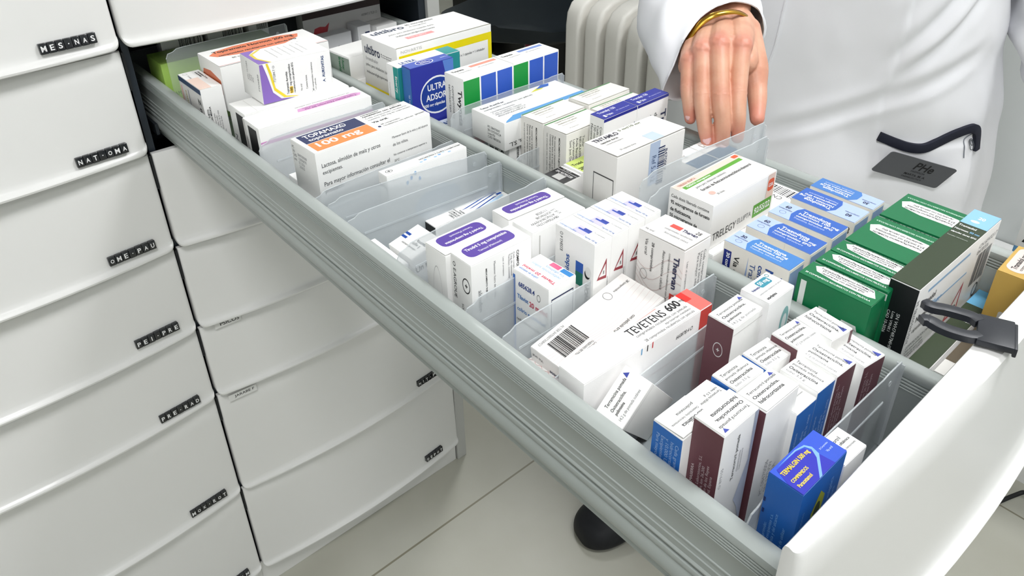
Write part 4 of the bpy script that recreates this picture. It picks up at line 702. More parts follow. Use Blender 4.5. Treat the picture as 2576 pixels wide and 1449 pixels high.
for i, (x, y, w, inv) in enumerate(tz):
    if not inv:
        T = [('P', 0, 0, 1, .74, MBL if i else '#4a86cc', [(0, 0), (1, 0), (1, .92), (.75, .99), (.4, 1), (0, .9)]), ('T', .68, .20, .84, .64, '#fff', 'Trazodona', 270, .03), ('T', .50, .04, .66, .66, '#fff', 'Normon 100 mg', 270, .03), ('T', .34, .10, .48, .66, '#fff', 'comprimidos EFG', 270, .03), ('T', .20, .18, .31, .66, '#dfe8ff', 'Trazodona, hidrocloruro', 270), ('T', .62, .82, .8, .9, '#223', ('30' if i == 0 else '60'), 270, .02), ('T', .46, .76, .58, .97, '#223', 'comprimidos', 270), ('O', .2, .80, .40, .90, '#334a80', .08)]
    else:
        T = [('P', 0, .36 if i == 3 else .3, 1, 1, MBL if i == 3 else '#4a80c8', [(0, .12), (.3, 0), (.75, 0), (1, .08), (1, 1), (0, 1)]), ('T', .16, .42, .32, .86, '#fff', 'Trazodona', 90, .03), ('T', .34, .42, .50, .97, '#fff', 'Normon 100 mg', 90, .03), ('T', .52, .42, .66, .92, '#fff', 'comprimidos EFG', 90, .03), ('T', .69, .42, .8, .9, '#dfe8ff', 'Trazodona, hidrocloruro', 90), ('T', .2, .12, .38, .2, '#223', ('60' if i == 3 else '30'), 90, .02), ('T', .42, .04, .54, .25, '#223', 'comprimidos', 90)]
    L = [('T', .05, .86, .95, .95, '#222', '8 470007 018803', 180)] if i > 2 else ([('R', .02, .3, .14, .92, '#1c2a80'), ('T', .05, .34, .12, .9, '#fff', '30 comprimidos', 270, .03), ('T', .19, .5, .27, .9, '#222', 'Vía oral', 270, .01), ('P', .33, .2, .42, .95, '#9fb8e4', [(0, 0), (1, 0), (.8, 1)]), ('T', .44, .3, .52, .9, '#35599a', 'Trazodona', 270), ('T', .54, .2, .64, .92, '#2a4f9a', 'comprimidos', 270, .03), ('T', .67, .2, .79, .92, '#2a4f9a', 'Normon', 270, .03), ('T', .82, .3, .92, .9, '#2a4f9a', 'Trazodona', 270, .03)] if i == 0 else [('R', .62, .0, .623, 1, '#cfcac0')])
    box('light and mid blue topped tablet box, ' + nm5[i], x, y, 0.9500, w, 0.0545, (0, -.5, 0, .5, 0)[i], T=T, L=L, N=[('R', .06, .0, .94, .97, LB)], flapcol='#b4c8f4', col='#e9e6de', group='blue topped tablet boxes')
GN = '#0c7345'
gx = ((0.0080, .0195), (0.0300, .0190), (0.0498, .0190), (0.0715, .0485), (0.1232, .0480))
nm6 = ('nearest the middle rail', 'second from the middle rail', 'third from the middle rail', 'wide one in the middle with inverted text', 'wide one by the right rail with inverted text')
for i, (x, w) in enumerate(gx):
    if i < 3:
        T = [('P', .40, .04, .97, .92, '#fdfdfb', [(0, .1), (.15, 0), (.9, .1), (1, .5), (1, .9), (.7, 1), (.2, .92), (0, .6)]), ('T', .76, .12, .87, .84, K, 'Tramadol/Paracetamol NORMON', 270, .02), ('T', .62, .16, .73, .80, K, '37,5 mg/325 mg comprimidos', 270, .02), ('T', .48, .2, .6, .78, K, 'recubiertos con película EFG', 270, .02), ('T', .18, .06, .30, .95, '#e8f5ec', '20 COMPRIMIDOS RECUBIERTOS CON PELÍCULA', 270, .02)]
    else:
        T = [('P', .42, .04, .76, .95, '#fdfdfb', [(0, .1), (.15, 0), (.9, .1), (1, .5), (1, .9), (.7, 1), (.2, .92), (0, .6)]), ('T', .47, .14, .54, .84, K, 'Tramadol/Paracetamol NORMON', 90, .02), ('T', .56, .14, .63, .84, K, '37,5 mg/325 mg comprimidos', 90, .02), ('T', .65, .2, .71, .78, K, 'recubiertos con película EFG', 90, .02), ('T', .82, .04, .88, .95, '#c9ead6', '20 COMPRIMIDOS RECUBIERTOS CON PELÍCULA', 90, .02)]
    L = [('R', .06, .1, .14, .96, '#e8ece8'), ('R', .36, .32, .48, .80, '#dfe6e0'), ('T', .39, .36, .46, .78, K, '20 COMP', 270, .02), ('P', .60, .0, .92, .78, '#dfe4e0', [(.1, 0), (1, 0), (1, .9), (.85, 1), (.25, 1), (.1, .8)]), ('T', .76, .2, .88, .74, K, 'Tramadol', 270, .04), ('T', .66, .25, .74, .6, K, '37,5', 270, .03)] if i == 0 else [('R', .0, .93, 1, .99, '#e9ece8'), ('T', .1, .93, .9, .99, '#333', '8 470006 612262', 180)]
    box('green analgesic box, ' + nm6[i], x, -0.7855, 0.9550, w, 0.0522, 0, col=GN, T=T, L=L, group='green analgesic boxes')
DG = '#33402a'
box('tall white box with dark green top and pale blue end, across the right lane', 0.0375, -0.8015, 0.9625, 0.1320, 0.0195, -0.3, Lcol='#17181c', h=.092, flapcol=DG,
    T=[('R', .80, 0, 1, 1, '#8fc3f2'), ('T', .745, .30, .79, .94, '#fff', 'Tramadol', 270, .02), ('T', .695, .45, .735, .94, '#fff', 'Normon', 270, .02), ('T', .695, .05, .735, .40, '#8cc6f4', '50 mg', 270, .02), ('T', .645, .04, .69, .95, '#fff', 'cápsulas duras EFG', 270, .02), ('T', .60, .2, .635, .95, '#cfd8cf', 'Tramadol, hidrocloruro', 270), ('T', .89, .35, .93, .6, '#fff', '20', 270, .03), ('E', .84, .42, .87, .75, '#dff0ff')],
    L=[dm(.3, .78, .78, .97), ('T', .5, .2, .62, .74, '#ddd', 'SN WH74R7MHRDN3', 270, .01), ('T', .34, .4, .44, .74, '#ddd', 'Lote V9NK1', 270, .01), ('T', .18, .36, .28, .74, '#ddd', 'CAD 10-2026', 270, .01)],
    N=[('R', .12, .90, .62, .925, '#a6cdf0'), ('R', .26, .70, .66, .718, '#a6cdf0'), ('T', .07, .76, .24, .87, K, 'Tramadol', 0, .01), ('T', .06, .64, .20, .75, K, 'Normon', 0, .01), ('T', .22, .66, .34, .76, '#9fc8ee', '50 mg', 0, .02), ('T', .05, .55, .30, .63, '#333', 'cápsulas duras EFG', 0), ('B', .78, .48, .97, .80, K), ('T', .74, .82, .98, .92, GY, 'CN 654321.7\n8470006', 0), ('P', .5, .32, .68, .62, '#c9565e', [(0, 0), (1, 0), (.92, 1)]), ('P', .53, .35, .66, .56, '#f4f3f0', [(0, 0), (1, 0), (.92, 1)]), ('T', .58, .38, .64, .42, K, 'oo', 0, .04), ('O', .88, .3, .95, .44, K, .2),
       ('T', .03, .28, .34, .48, '#333', 'COMPOSICION POR CAPSULA\nCada capsula contiene\nAlmidon de maiz y otros\nMEDICAMENTO SUJETO', 0), ('T', .02, .05, .3, .24, '#555', 'Leer el prospecto antes\nMantener fuera de la vista\nConservar por debajo de 30', 0), ('T', .0, .5, .03, .9, GY, '2/25/34550780 34', 90)])
box('dark green topped box with blue end lying low in front of the tall one', 0.0480, -0.8175, 0.8985, 0.1220, 0.0145, 0, T=[('R', 0, 0, .8, 1, DG), ('R', .8, 0, 1, 1, '#6db4dc'), ('T', .56, .1, .64, .95, '#fff', 'Normon', 270, .03)])
box('box with a brown printed front lying low against the drawer front', 0.0540, -0.8340, 0.8960, 0.0900, 0.0150, 0, h=.028, col='#e4e2dd', N=[('R', .1, 0, 1, 1, '#4f4434'), ('T', .2, .2, .9, .9, '#3a3226', 'Paracetamol\ncomprimidos', 90)], T=[('R', .2, .2, 1, 1, '#5d5240')])
YB = '#cda855'
box('mustard yellow box with an oval label, half hidden by the drawer front', 0.1250, -0.8385, 0.9470, 0.0445, 0.0190, 2, col=YB, T=[('RR', .12, .12, .98, .88, '#e3d6d0', .45), ('T', .2, .5, .9, .7, '#333', 'Tramadol retard', 0, .02), ('T', .22, .28, .8, .44, '#333', 'comprimidos', 0)], L=[('RR', .5, .3, .85, .62, '#d8d6d0'), ('T', .55, .34, .8, .58, K, '100 mg', 90, .02)])
# ------------------------------------------------------------------ clip on the drawer front
M_blk = mat('#23262d', 0.42, spec=0.5, bump=0.05)
def clip():
    root = empty('spring_clip', (-0.0175, -0.8470, 0.9850), (0, 0, 0)); tag(root, 'black plastic fork clip clamped on the top of the white drawer front', 'clip')
    # plan outline (u along the clip from the front towards the boxes, v across), two prongs with a slot
    return root
cl = clip(); cl.location = (-0.0060, -0.8625, 0.9850); cl.scale = (.93, 1, .8); cl.rotation_euler = (R_(-2), R_(0), R_(19))
bm = bmesh.new(); bx(bm, -0.0140, -0.003, 0.0, 0.0140, 0.0150, 0.0050, 0.0008); obj('clamp', bm, M_blk, parent=cl, auto=True)
bm = bmesh.new(); bx(bm, -0.0130, -0.0045, -0.003, 0.0130, -0.0025, 0.0040, 0.0005); obj('clamp_lip', bm, M_blk, parent=cl, auto=True)
for sx in (-1, 1):
    pts = spline([(sx * 0.0070, 0.0135, 0.0025), (sx * 0.0103, 0.018, 0.003), (sx * 0.0108, 0.026, 0.0035), (sx * 0.0100, 0.032, 0.0042), (sx * 0.0083, 0.0365, 0.0050), (sx * 0.0080, 0.0395, 0.0056), (sx * 0.0098, 0.0425, 0.0060)], 4)
    bm = bmesh.new(); rings = []
    for i, p in enumerate(pts):
        d = (pts[min(i + 1, len(pts) - 1)] - pts[max(i - 1, 0)]).normalized(); s = Vector((d.y, -d.x, 0)).normalized(); w = 0.0036 if i < len(pts) - 3 else 0.0028
        rings.append([p + s * a * w + Vector((0, 0, b)) for a, b in ((-1, -0.0030), (1, -0.0030), (1, 0.0020), (0.6, 0.0026), (-0.6, 0.0026), (-1, 0.0020))])
    loft(bm, rings); bmesh.ops.recalc_face_normals(bm, faces=bm.faces); obj('prong', bm, M_blk, parent=cl, auto=True)

# ------------------------------------------------------------------ background: radiator, chair, dark desk, cable, far box
M_rad = mat('#f7f5ee', 0.42, spec=0.5, bump=0.25, bscale=90)
rad = empty('radiator', (0.925, 0.2, 0.0)); tag(rad, 'old cream cast iron column radiator beside the wall', 'radiator')
for i in range(9):
    yc = 0.318 - 0.0635 * i
    sec = bpy.data.objects.new('radiator_section', None); COL.objects.link(sec); sec.parent = rad; sec.location = (0, yc - 0.2, 0)
    bm = bmesh.new()
    o_ = [(-.082, .05), (-.082, .715), (-.078, .745), (-.064, .768), (-.035, .782), (0, .788), (.035, .782), (.056, .765), (.066, .735), (.066, .05)]
    i_ = [(.046, .05), (.046, .62), (.042, .655), (.031, .672), (.020, .655), (.016, .62), (.016, .05), (-.014, .05), (-.014, .62), (-.018, .662), (-.030, .682), (-.043, .662), (-.047, .62), (-.047, .05)]
    prof = o_ + i_; hw = .0235
    rings = [[(x, -hw, z) for x, z in prof], [(x, hw, z) for x, z in prof]]
    loft(bm, rings); bmesh.ops.recalc_face_normals(bm, faces=bm.faces)
    es = [e for e in bm.edges if abs(e.verts[0].co.y - e.verts[1].co.y) < 1e-6]
    bmesh.ops.bevel(bm, geom=es, offset=.010, segments=4, affect='EDGES', profile=.5, clamp_overlap=True)
    h1 = obj('radiator_section', bm, M_rad, parent=rad, auto=True); h1.location = (0, yc - 0.2, 0)
    bpy.data.objects.remove(sec)
    b2 = bmesh.new(); bx(b2, -0.070, -0.017, 0.055, 0.055, 0.017, 0.105, 0.012, 3); obj('foot', b2, M_rad, parent=h1, auto=True)
    if i: b2 = bmesh.new(); tube(b2, [(0.0, .0, .735), (0.0, .0635, .735)], .017, 12); obj('joint', b2, M_rad, parent=h1, auto=True)
bm = bmesh.new(); tube(bm, [(0.90, 0.338, 0.735), (0.90, 0.362, 0.735)], 0.012, 12); v_ = obj('air_valve', bm, mat('#8b8a80', .4, metal=.6), auto=True); v_.parent = rad; v_.matrix_parent_inverse = Matrix.Translation((-0.92, -0.2, 0))

M_ch = mat('#1c2328', 0.38, spec=0.4); M_chm = mat('#0d0f12', 0.6); M_chr = mat('#30363b', .3, metal=.7)
ch = empty('office_chair', (1.35, 1.02, 0)); tag(ch, 'black office chair with a curved seat shell under the desk', 'chair')
bm = bmesh.new(); rings = []
for t in range(13):
    u = -0.29 + 0.58 * t / 12; e = math.sqrt(max(0.0, 1 - (abs(u) / 0.29) ** 5)); hw = 0.27 * max(e, .15); z = 0.50 + 0.02 * (u / 0.29) ** 2
    rings.append([(u, -hw, z - .018), (u, -hw * .96, z + .012), (u, -hw * .6, z + .018), (u, 0, z + .012), (u, hw * .6, z + .018), (u, hw * .96, z + .012), (u, hw, z - .018), (u, hw * .8, z - .035), (u, 0, z - .04), (u, -hw * .8, z - .035)])
loft(bm, rings); bmesh.ops.recalc_face_normals(bm, faces=bm.faces); o = obj('seat', bm, M_ch, parent=ch, auto=True); o.rotation_euler = (0, 0, R_(20))
bm = bmesh.new(); tube(bm, [(0, 0, 0.09), (0, 0, 0.47)], 0.024, 14); obj('gas_column', bm, M_chr, parent=ch, auto=True)
for sgn, nm in ((-1, 0), (1, 1)):
    bm = bmesh.new(); tube(bm, spline([(0.02, sgn * .2, .46), (0.02, sgn * .29, .47), (0.03, sgn * .30, .62), (0.02, sgn * .30, .73)], 5), 0.014, 8); obj('armrest_support', bm, M_chm, parent=ch, auto=True)
    bm = bmesh.new(); bx(bm, -0.13, sgn * .30 - .035, .73, .13, sgn * .30 + .035, .755, .01); obj('armrest', bm, M_chm, parent=ch, auto=True)
bm = bmesh.new(); bx(bm, 0.25, -0.22, 0.62, 0.29, 0.22, 1.05, .02, 3); obj('backrest', bm, M_ch, parent=ch, auto=True)
bm = bmesh.new(); tube(bm, spline([(0.1, 0, .46), (0.27, 0, .47), (0.3, 0, .7)], 5), 0.018, 8); obj('back_support', bm, M_chm, parent=ch, auto=True)
for k in range(5):
    a = k * 2 * math.pi / 5 + .3
    bm = bmesh.new(); tube(bm, [(0, 0, 0.10), (math.cos(a) * .15, math.sin(a) * .15, .09), (math.cos(a) * .29, math.sin(a) * .29, .07)], [.026, .02, .014], 8); lg = obj('base_arm', bm, M_chm, parent=ch, auto=True)
    bm = bmesh.new(); tube(bm, [(math.cos(a) * .29 - .012, math.sin(a) * .29, .027), (math.cos(a) * .29 + .012, math.sin(a) * .29, .027)], .027, 14); obj('caster', bm, M_chm, parent=lg, auto=True)
bm = bmesh.new(); bx(bm, -0.02, -0.03, .40, .02, .03, .465, .006); o = obj('height_lever', bm, mat('#a02040', .4), parent=ch); o.location = (-.09, -.12, 0)
dk = empty('desk', (1.7, 1.4, 0)); tag(dk, 'dark desk, panels painted near black for the shade under it, behind the chair', 'desk')
def dpp(n, a, b_, m):
    bm = bmesh.new(); bx(bm, *a, *b_, .002); o = obj(n, bm, m, parent=dk); o.matrix_parent_inverse = Matrix.Translation((-1.7, -1.4, 0)); return o
M_dk = mat('#060708', 0.55)  # near-black colour paints in the shade under the desk
dpp('side_panel', (2.30, 0.2, 0), (2.33, 1.95, 0.72), M_dk); dpp('back_panel', (1.75, 1.92, 0), (2.30, 1.95, 0.72), M_dk); dpp('tabletop', (1.72, 0.2, 0.72), (2.34, 1.97, 0.75), M_dk); dpp('leg', (1.70, 1.82, 0), (1.75, 1.95, 0.72), M_dk)
bm = bmesh.new(); bx(bm, 1.80, 1.3, 0.0, 2.02, 1.78, 0.45, .008); o = obj('computer_case', bm, mat('#0a0b0e', .35), auto=True); tag(o, 'black computer case standing on the floor under the desk', 'computer')
bm = bmesh.new(); tube(bm, spline([(1.05, .86, 0.02), (1.02, .93, .12), (1.06, .98, .22), (1.12, 1.02, .10), (1.2, 1.08, 0.006), (1.5, 1.3, 0.006)], 8), .006, 8); tag(obj('power_cable', bm, M_chm, auto=True), 'black cable looping on the floor near the office chair', 'cable')
bm = bmesh.new(); tube(bm, spline([(0.86, -0.76, 0.006), (0.95, -0.800, 0.022), (0.965, -0.815, .03), (0.96, -0.835, .02), (0.93, -0.90, .006), (0.93, -1.1, .006)], 10), .0042, 8); tag(obj('floor_cable', bm, M_chm, auto=True), 'thin black cable lying on the floor at the lower right', 'cable')

# low white ledge with a medicine carton behind the right rail
bm = bmesh.new(); bx(bm, 0.90, -1.25, 0.46, 1.027, -0.50, 0.485, .003); tag(obj('wall_ledge', bm, M_white), 'low white ledge on the wall, right of the person', 'shelf')
arc = carton('white carton with blue stripe and big dark letters, beyond the right rail', (0.915, -0.735, 0.4858), (0.060, 0.070, 0.115), rot=(0, 0, R_(0)), L=[('R', 0, .42, 1, .52, '#6ea3cf'), ('T', .12, .60, .75, .85, '#222', 'Arc', 0, .04), ('T', .12, .12, .75, .34, '#222', 'Arc', 0, .04)], T=[('R', .0, .3, 1, .4, '#6ea3cf'), ('T', .15, .1, .7, .28, '#333', 'A', 270, .04)])

# ------------------------------------------------------------------ the person
C0 = Vector((0.5868, -0.4396)); E1 = Vector((.4201, -.9075)); E2 = Vector((.9075, .4201))
def lerp_tab(tab, z):
    if z <= tab[0][0]: return tab[0][1:]
    for a, b_ in zip(tab, tab[1:]):
        if z <= b_[0]:
            t = (z - a[0]) / (b_[0] - a[0]); t = t * t * (3 - 2 * t); return tuple(p + (q - p) * t for p, q in zip(a[1:], b_[1:]))
    return tab[-1][1:]
CT = [(0.50, .272, .175), (0.75, .236, .140), (0.85, .225, .128), (.95, .207, .126), (1.05, .190, .122), (1.20, .197, .122), (1.34, .205, .11), (1.42, .15, .085), (1.455, .075, .065)]
def sm(x, a, b_):
    t = max(0, min(1, (x - a) / (b_ - a))); return t * t * (3 - 2 * t)
def coat_pt(a, z, off=0.0):
    A, B = lerp_tab(CT, z)
    f = 0.0
    # broad diagonal folds from the wearer's left armpit towards the closure, and creases at the waist
    g = lambda v, c, w_: math.exp(-((v - c) / w_) ** 2)
    q1 = z - .19 * a; q2 = z - .10 * a
    w1 = sm(a, .25, .6) * (1 - sm(a, 1.5, 1.9)); w2 = sm(a, -.5, .0) * (1 - sm(a, .75, 1.1))
    f += w1 * (.0055 * g(q1, .852, .011) - .0040 * g(q1, .832, .010) + .0045 * g(q1, .893, .014) - .003 * g(q1, .872, .009) + .0035 * g(q1, .935, .016))
    f += w2 * (.0024 * g(q2, .868, .011) - .0026 * g(q2, .852, .010) + .0020 * g(q2, .835, .008))
    f += .0035 * math.sin(a * 7 + 3 * z) * (1 - sm(z, .85, 1.05)) + .0022 * math.sin(a * 13 - 8 * z + 1) * (1 - sm(z, .8, 1.0))
    f += .0035 * math.sin(4 * a - 9 * z) * sm(z, .8, .9) * (1 - sm(z, 1.1, 1.2))
    f += .0016 * (noise.noise(Vector((a * 3, z * 14, 2.0))) + .6 * noise.noise(Vector((a * 8, z * 26, 5.0))))
    apl = lerp_tab([(.62, .40), (.80, .405), (.838, .383), (.8625, .364), (.8943, .368), (.92, .399), (.95, .413), (.985, .438), (1.0126, .456), (1.3, .45)], z)[0]
    f += .0016 * (1 - sm(a, apl - .006, apl + .008)) + .0006 * g(a, apl - .03, .012)
    f += .0035 * sm(a, .36, .44) * (1 - sm(a, .98, 1.06)) * (1 - sm(z, .826, .836)) * sm(z, .70, .80)
    p = C0 + E1 * ((A + f + off) * math.sin(a)) - E2 * ((B + f + off) * math.cos(a))
    return Vector((p.x, p.y, z))
M_coat = mat('#f1f2f6', 0.75, spec=0.25, bump=0.06, bscale=1400); M_coat2 = mat('#dfe1e8', 0.75, spec=0.25)
SK = '#d9a184'
M_skin = None
def skin_mat():
    m = bpy.data.materials.new('skin'); m.use_nodes = True; nt = m.node_tree; b = nt.nodes['Principled BSDF']
    tc = nt.nodes.new('ShaderNodeTexCoord'); n = nt.nodes.new('ShaderNodeTexNoise'); n.inputs['Scale'].default_value = 45; n.inputs['Detail'].default_value = 5
    cr = nt.nodes.new('ShaderNodeValToRGB'); cr.color_ramp.elements[0].position = .32; cr.color_ramp.elements[1].position = .7
    cr.color_ramp.elements[0].color = hexc('#d3977c') + (1,); cr.color_ramp.elements[1].color = hexc('#e2b195') + (1,)
    nt.links.new(tc.outputs['Object'], n.inputs['Vector']); nt.links.new(n.outputs['Fac'], cr.inputs[0])
    vc = nt.nodes.new('ShaderNodeVertexColor'); vc.layer_name = 'flush'
    mx = nt.nodes.new('ShaderNodeMix'); mx.data_type = 'RGBA'; mx.inputs[7].default_value = hexc('#d67f70') + (1,)
    sp = nt.nodes.new('ShaderNodeSeparateColor'); nt.links.new(vc.outputs['Color'], sp.inputs[0]); nt.links.new(sp.outputs[0], mx.inputs[0]); nt.links.new(cr.outputs[0], mx.inputs[6]); nt.links.new(mx.outputs[2], b.inputs['Base Color'])
    b.inputs['Roughness'].default_value = .46; b.inputs['Subsurface Weight'].default_value = .12; b.inputs['Subsurface Radius'].default_value = (.01, .004, .002); b.inputs['Subsurface Scale'].default_value = .4
    n2 = nt.nodes.new('ShaderNodeTexNoise'); n2.inputs['Scale'].default_value = 900; bp = nt.nodes.new('ShaderNodeBump'); bp.inputs['Strength'].default_value = .12; bp.inputs['Distance'].default_value = .0006
    nt.links.new(tc.outputs['Object'], n2.inputs['Vector']); nt.links.new(n2.outputs['Fac'], bp.inputs['Height']); nt.links.new(bp.outputs['Normal'], b.inputs['Normal'])
    return m
M_skin = skin_mat()

def ball(bm, c, r, sub=2, sc=(1, 1, 1)):
    m = Matrix.Translation(c) @ Matrix.Diagonal((*[r * s for s in sc], 1)); bmesh.ops.create_icosphere(bm, subdivisions=sub, radius=1.0, matrix=m)
def limb(bm, pts, rad, n=16):
    P = [Vector(p) for p in pts]
    Q = []; Rr = []
    k = 6
    sp = spline(P, k); 
    for i in range(len(sp)):
        t = i / k; j = min(int(t), len(rad) - 2); f = t - j; f = f * f * (3 - 2 * f) if j < len(rad) - 1 else 1
        Q.append(sp[i]); Rr.append(rad[j] + (rad[j + 1] - rad[j]) * min(f, 1))
    tube(bm, Q, Rr, n); ball(bm, Q[0], Rr[0] * .995); ball(bm, Q[-1], Rr[-1] * .995)
def remesh(bm, voxel, smooth, fac=.5):
    me = bpy.data.meshes.new('tmp'); bm.to_mesh(me); bm.free(); o = bpy.data.objects.new('tmp', me); COL.objects.link(o)
    md = o.modifiers.new('r', 'REMESH'); md.mode = 'VOXEL'; md.voxel_size = voxel; md.use_smooth_shade = True
    m2 = o.modifiers.new('s', 'SMOOTH'); m2.iterations = smooth; m2.factor = fac
    bpy.context.view_layer.update(); dg = bpy.context.evaluated_depsgraph_get(); ev = o.evaluated_get(dg)
    res = bmesh.new(); res.from_mesh(ev.to_mesh()); ev.to_mesh_clear(); bpy.data.objects.remove(o); bpy.data.meshes.remove(me)
    return res
FING = {
 'index': ([(0.2258, -0.529, 1.0153), (0.1959, -0.5511, 0.9814), (0.1855, -0.5609, 0.9643), (0.1813, -0.566, 0.9443)], [0.0096, .0085, .0076, .0062]),
 'middle': ([(0.2093, -0.5139, 1.0166), (0.1785, -0.5431, 0.9802), (0.1702, -0.5549, 0.9587), (0.1663, -0.5596, 0.9354)], [0.0098, .0090, .0080, .0065]),
 'ring': ([(0.1993, -0.5021, 1.0108), (0.1712, -0.5273, 0.9788), (0.1614, -0.5405, 0.9558), (0.1597, -0.5473, 0.9400)], [0.0092, .0082, .0073, .0062]),
 'pinky': ([(0.1915, -0.494, 0.9996), (0.1735, -0.5085, 0.9805), (0.1664, -0.5174, 0.9662), (0.164, -0.5218, 0.9545)], [.0086, .0076, .0067, .0057])}
WR = Vector((0.2741, -0.4697, 1.0127))
wd = Vector((.675, -.675, .30)).normalized()
def hand_bm():
    bm = bmesh.new()
    for k, (p, r) in FING.items():
        limb(bm, p, r); ball(bm, Vector(p[1]), r[1] * 1.06)
        ball(bm, Vector(p[3]) , r[3] * 1.03)
    offs = {'index': .019, 'middle': .006, 'ring': -.007, 'pinky': -.0185}
    for k, o_ in offs.items():
        a = WR + wd * o_ + Vector((0.004, 0.002, -.004)); b_ = Vector(FING[k][0][0]); mid = a.lerp(b_, .55) + Vector((0, 0, .0015 if k in ('middle', 'ring') else 0))
        limb(bm, [a, mid, b_], [.0175, .0145, .0112 if k != 'pinky' else .010])
        limb(bm, [a + Vector((.006, .008, -.012)), mid + Vector((.006, .008, -.012)), b_ + Vector((.006, .006, -.009))], [.016, .014, .0095])
    ks = ['pinky', 'ring', 'middle', 'index']
    for k1_, k2_ in zip(ks, ks[1:]):
        A_, B_ = FING[k1_][0], FING[k2_][0]
        for t_, r_ in ((-.05, .0105), (.10, .0102), (.22, .0094), (.30, .0092), (.40, .0084), (.48, .0076) if k2_ == 'index' else (.34, .0078)):
            a_ = Vector(A_[0]).lerp(Vector(A_[1]), t_); b_ = Vector(B_[0]).lerp(Vector(B_[1]), t_)
            ball(bm, a_.lerp(b_, .5) + Vector((.004, .003, -.003)), r_)
    # thumb on the index side
    cm = WR + wd * .024 + Vector((0.0, -.004, -.010))
    limb(bm, [cm, (0.2545, -0.5275, 0.9905), (0.2375, -0.5465, 0.9700), (0.2145, -0.5645, 0.9530)], [.0165, .0145, .0100, .0072])
    limb(bm, [cm + Vector((-.004, .002, .004)), Vector((0.2410, -0.526, 0.998)), Vector((0.228, -0.532, 0.998))], [.016, .013, .009])
    # wrist and forearm inside the sleeve
    el = Vector((0.455, -0.355, 1.09))
    for s_ in (-.011, 0, .011):
        limb(bm, [WR + wd * s_ + Vector((-.004, -.003, 0)), WR + wd * s_ + (el - WR) * .15, WR + wd * s_ * .9 + (el - WR) * .45], [.0185, .0190, .026])
    return remesh(bm, .0010, 5, .5)
def body_bm():
    bm = bmesh.new()
    c = lambda e1, e2, z: Vector((*(C0 + E1 * e1 + E2 * e2), z))
    el = Vector((0.455, -0.355, 1.09)); sh = c(-.165, 0, 1.37)
    limb(bm, [WR + (el - WR) * .35, WR + (el - WR) * .7, el], [.024, .033, .036]); limb(bm, [el, el.lerp(sh, .5), sh], [.036, .041, .050])
    lw = Vector((0.640, -0.800, 0.840)); le = Vector((0.705, -0.665, 1.08)); ls = c(.165, 0, 1.37)
    limb(bm, [lw, lw.lerp(le, .5), le], [.022, .032, .035]); limb(bm, [le, le.lerp(ls, .5), ls], [.036, .041, .050])
    limb(bm, [c(-.17, 0, 1.38), c(0, .0, 1.40), c(.17, 0, 1.38)], [.045, .055, .045])
    for e in (-.075, 0, .075):
        limb(bm, [c(e, .0, .90), c(e, .01, 1.05), c(e * .9, 0, 1.2), c(e * .9, .01, 1.34)], [.095, .082, .095, .075])
    limb(bm, [c(0, .01, 1.36), c(0, .0, 1.45), c(0, -.005, 1.53)], [.060, .050, .052])
    # head, about 22 cm high, with nose, jaw, ears
    hc = c(0, -.01, 1.60); ball(bm, hc, .1, 3, (.80, .80, 1.08)); ball(bm, hc + Vector((*( -E2 * .018), -.05)), .062, 3, (.9, .9, 1.05)); ball(bm, hc + Vector((*(E2 * .03), .02)), .088, 3)
    limb(bm, [hc + Vector((*(-E2 * .078), .02)), hc + Vector((*(-E2 * .094), -.012)), hc + Vector((*(-E2 * .086), -.02))], [.007, .0125, .010])
    for s in (-1, 1):
        ball(bm, hc + Vector((*(E1 * s * .078 + E2 * .005), -.01)), .03, 2, (.5, .5, 1)); ball(bm, hc + Vector((*(-E2 * .073 + E1 * s * .032), .028)), .014, 2)
    ball(bm, hc + Vector((*(-E2 * .080), -.052)), .018, 2, (1.0, 1.3, .45))
    fe = {-1: (Vector((.485, -.357, .075)), Vector((.38, -.330, .028))), 1: (Vector((.605, -.547, .075)), Vector((.50, -.570, .028)))}
    for s in (-1, 1):
        an, toe = fe[s]; hip = c(s * .09, .01, .88); kn = hip.lerp(an, .5) + Vector((*(-E2 * .03), 0))
        limb(bm, [hip, hip.lerp(kn, .5), kn, kn.lerp(an, .45), an], [.085, .075, .055, .050, .032]); limb(bm, [an, an.lerp(toe, .5), toe], [.032, .024, .018])
    # relaxed left hand
    for i in range(4):
        a = lw + Vector((-.003, 0, -.055)) + (E1 * (i - 1.5) * .017).to_3d(); limb(bm, [a, a + Vector((-.012, 0, -.035)), a + Vector((-.006, 0, -.062))], [.010, .0088, .0070]); limb(bm, [lw, a], [.019, .012])
    limb(bm, [lw + Vector((-.01, .01, -.01)), lw + Vector((-.03, .025, -.05)), lw + Vector((-.035, .02, -.075))], [.014, .011, .008])
    return remesh(bm, .0055, 4, .5)
hb = hand_bm(); bb = body_bm()
me = bpy.data.meshes.new('tmpb'); bb.to_mesh(me); hb.from_mesh(me); bpy.data.meshes.remove(me); bb.free()
hb.normal_update()
for k, (p, r) in FING.items():
    for jn, amp in ((1, 1.0), (2, .6)):
        c_j = Vector(p[jn]); d_j = (Vector(p[min(jn + 1, 3)]) - Vector(p[jn - 1])).normalized()
        for v in hb.verts:
            dv = v.co - c_j
            if dv.length < .013 and v.normal.dot(Vector((-.78, -.51, .35))) > .25:
                t_ = dv.dot(d_j); w_ = math.exp(-(t_ / .0042) ** 2) * max(0, 1 - (dv - d_j * t_).length / .0125)
                v.co -= v.normal * (.00055 * amp * w_ * (.5 + .5 * math.cos(t_ * 2 * math.pi / .0027 + 2.5 * dv.dot(wd) / .006)))
fl = hb.loops.layers.float_color.new('flush')
spots = []
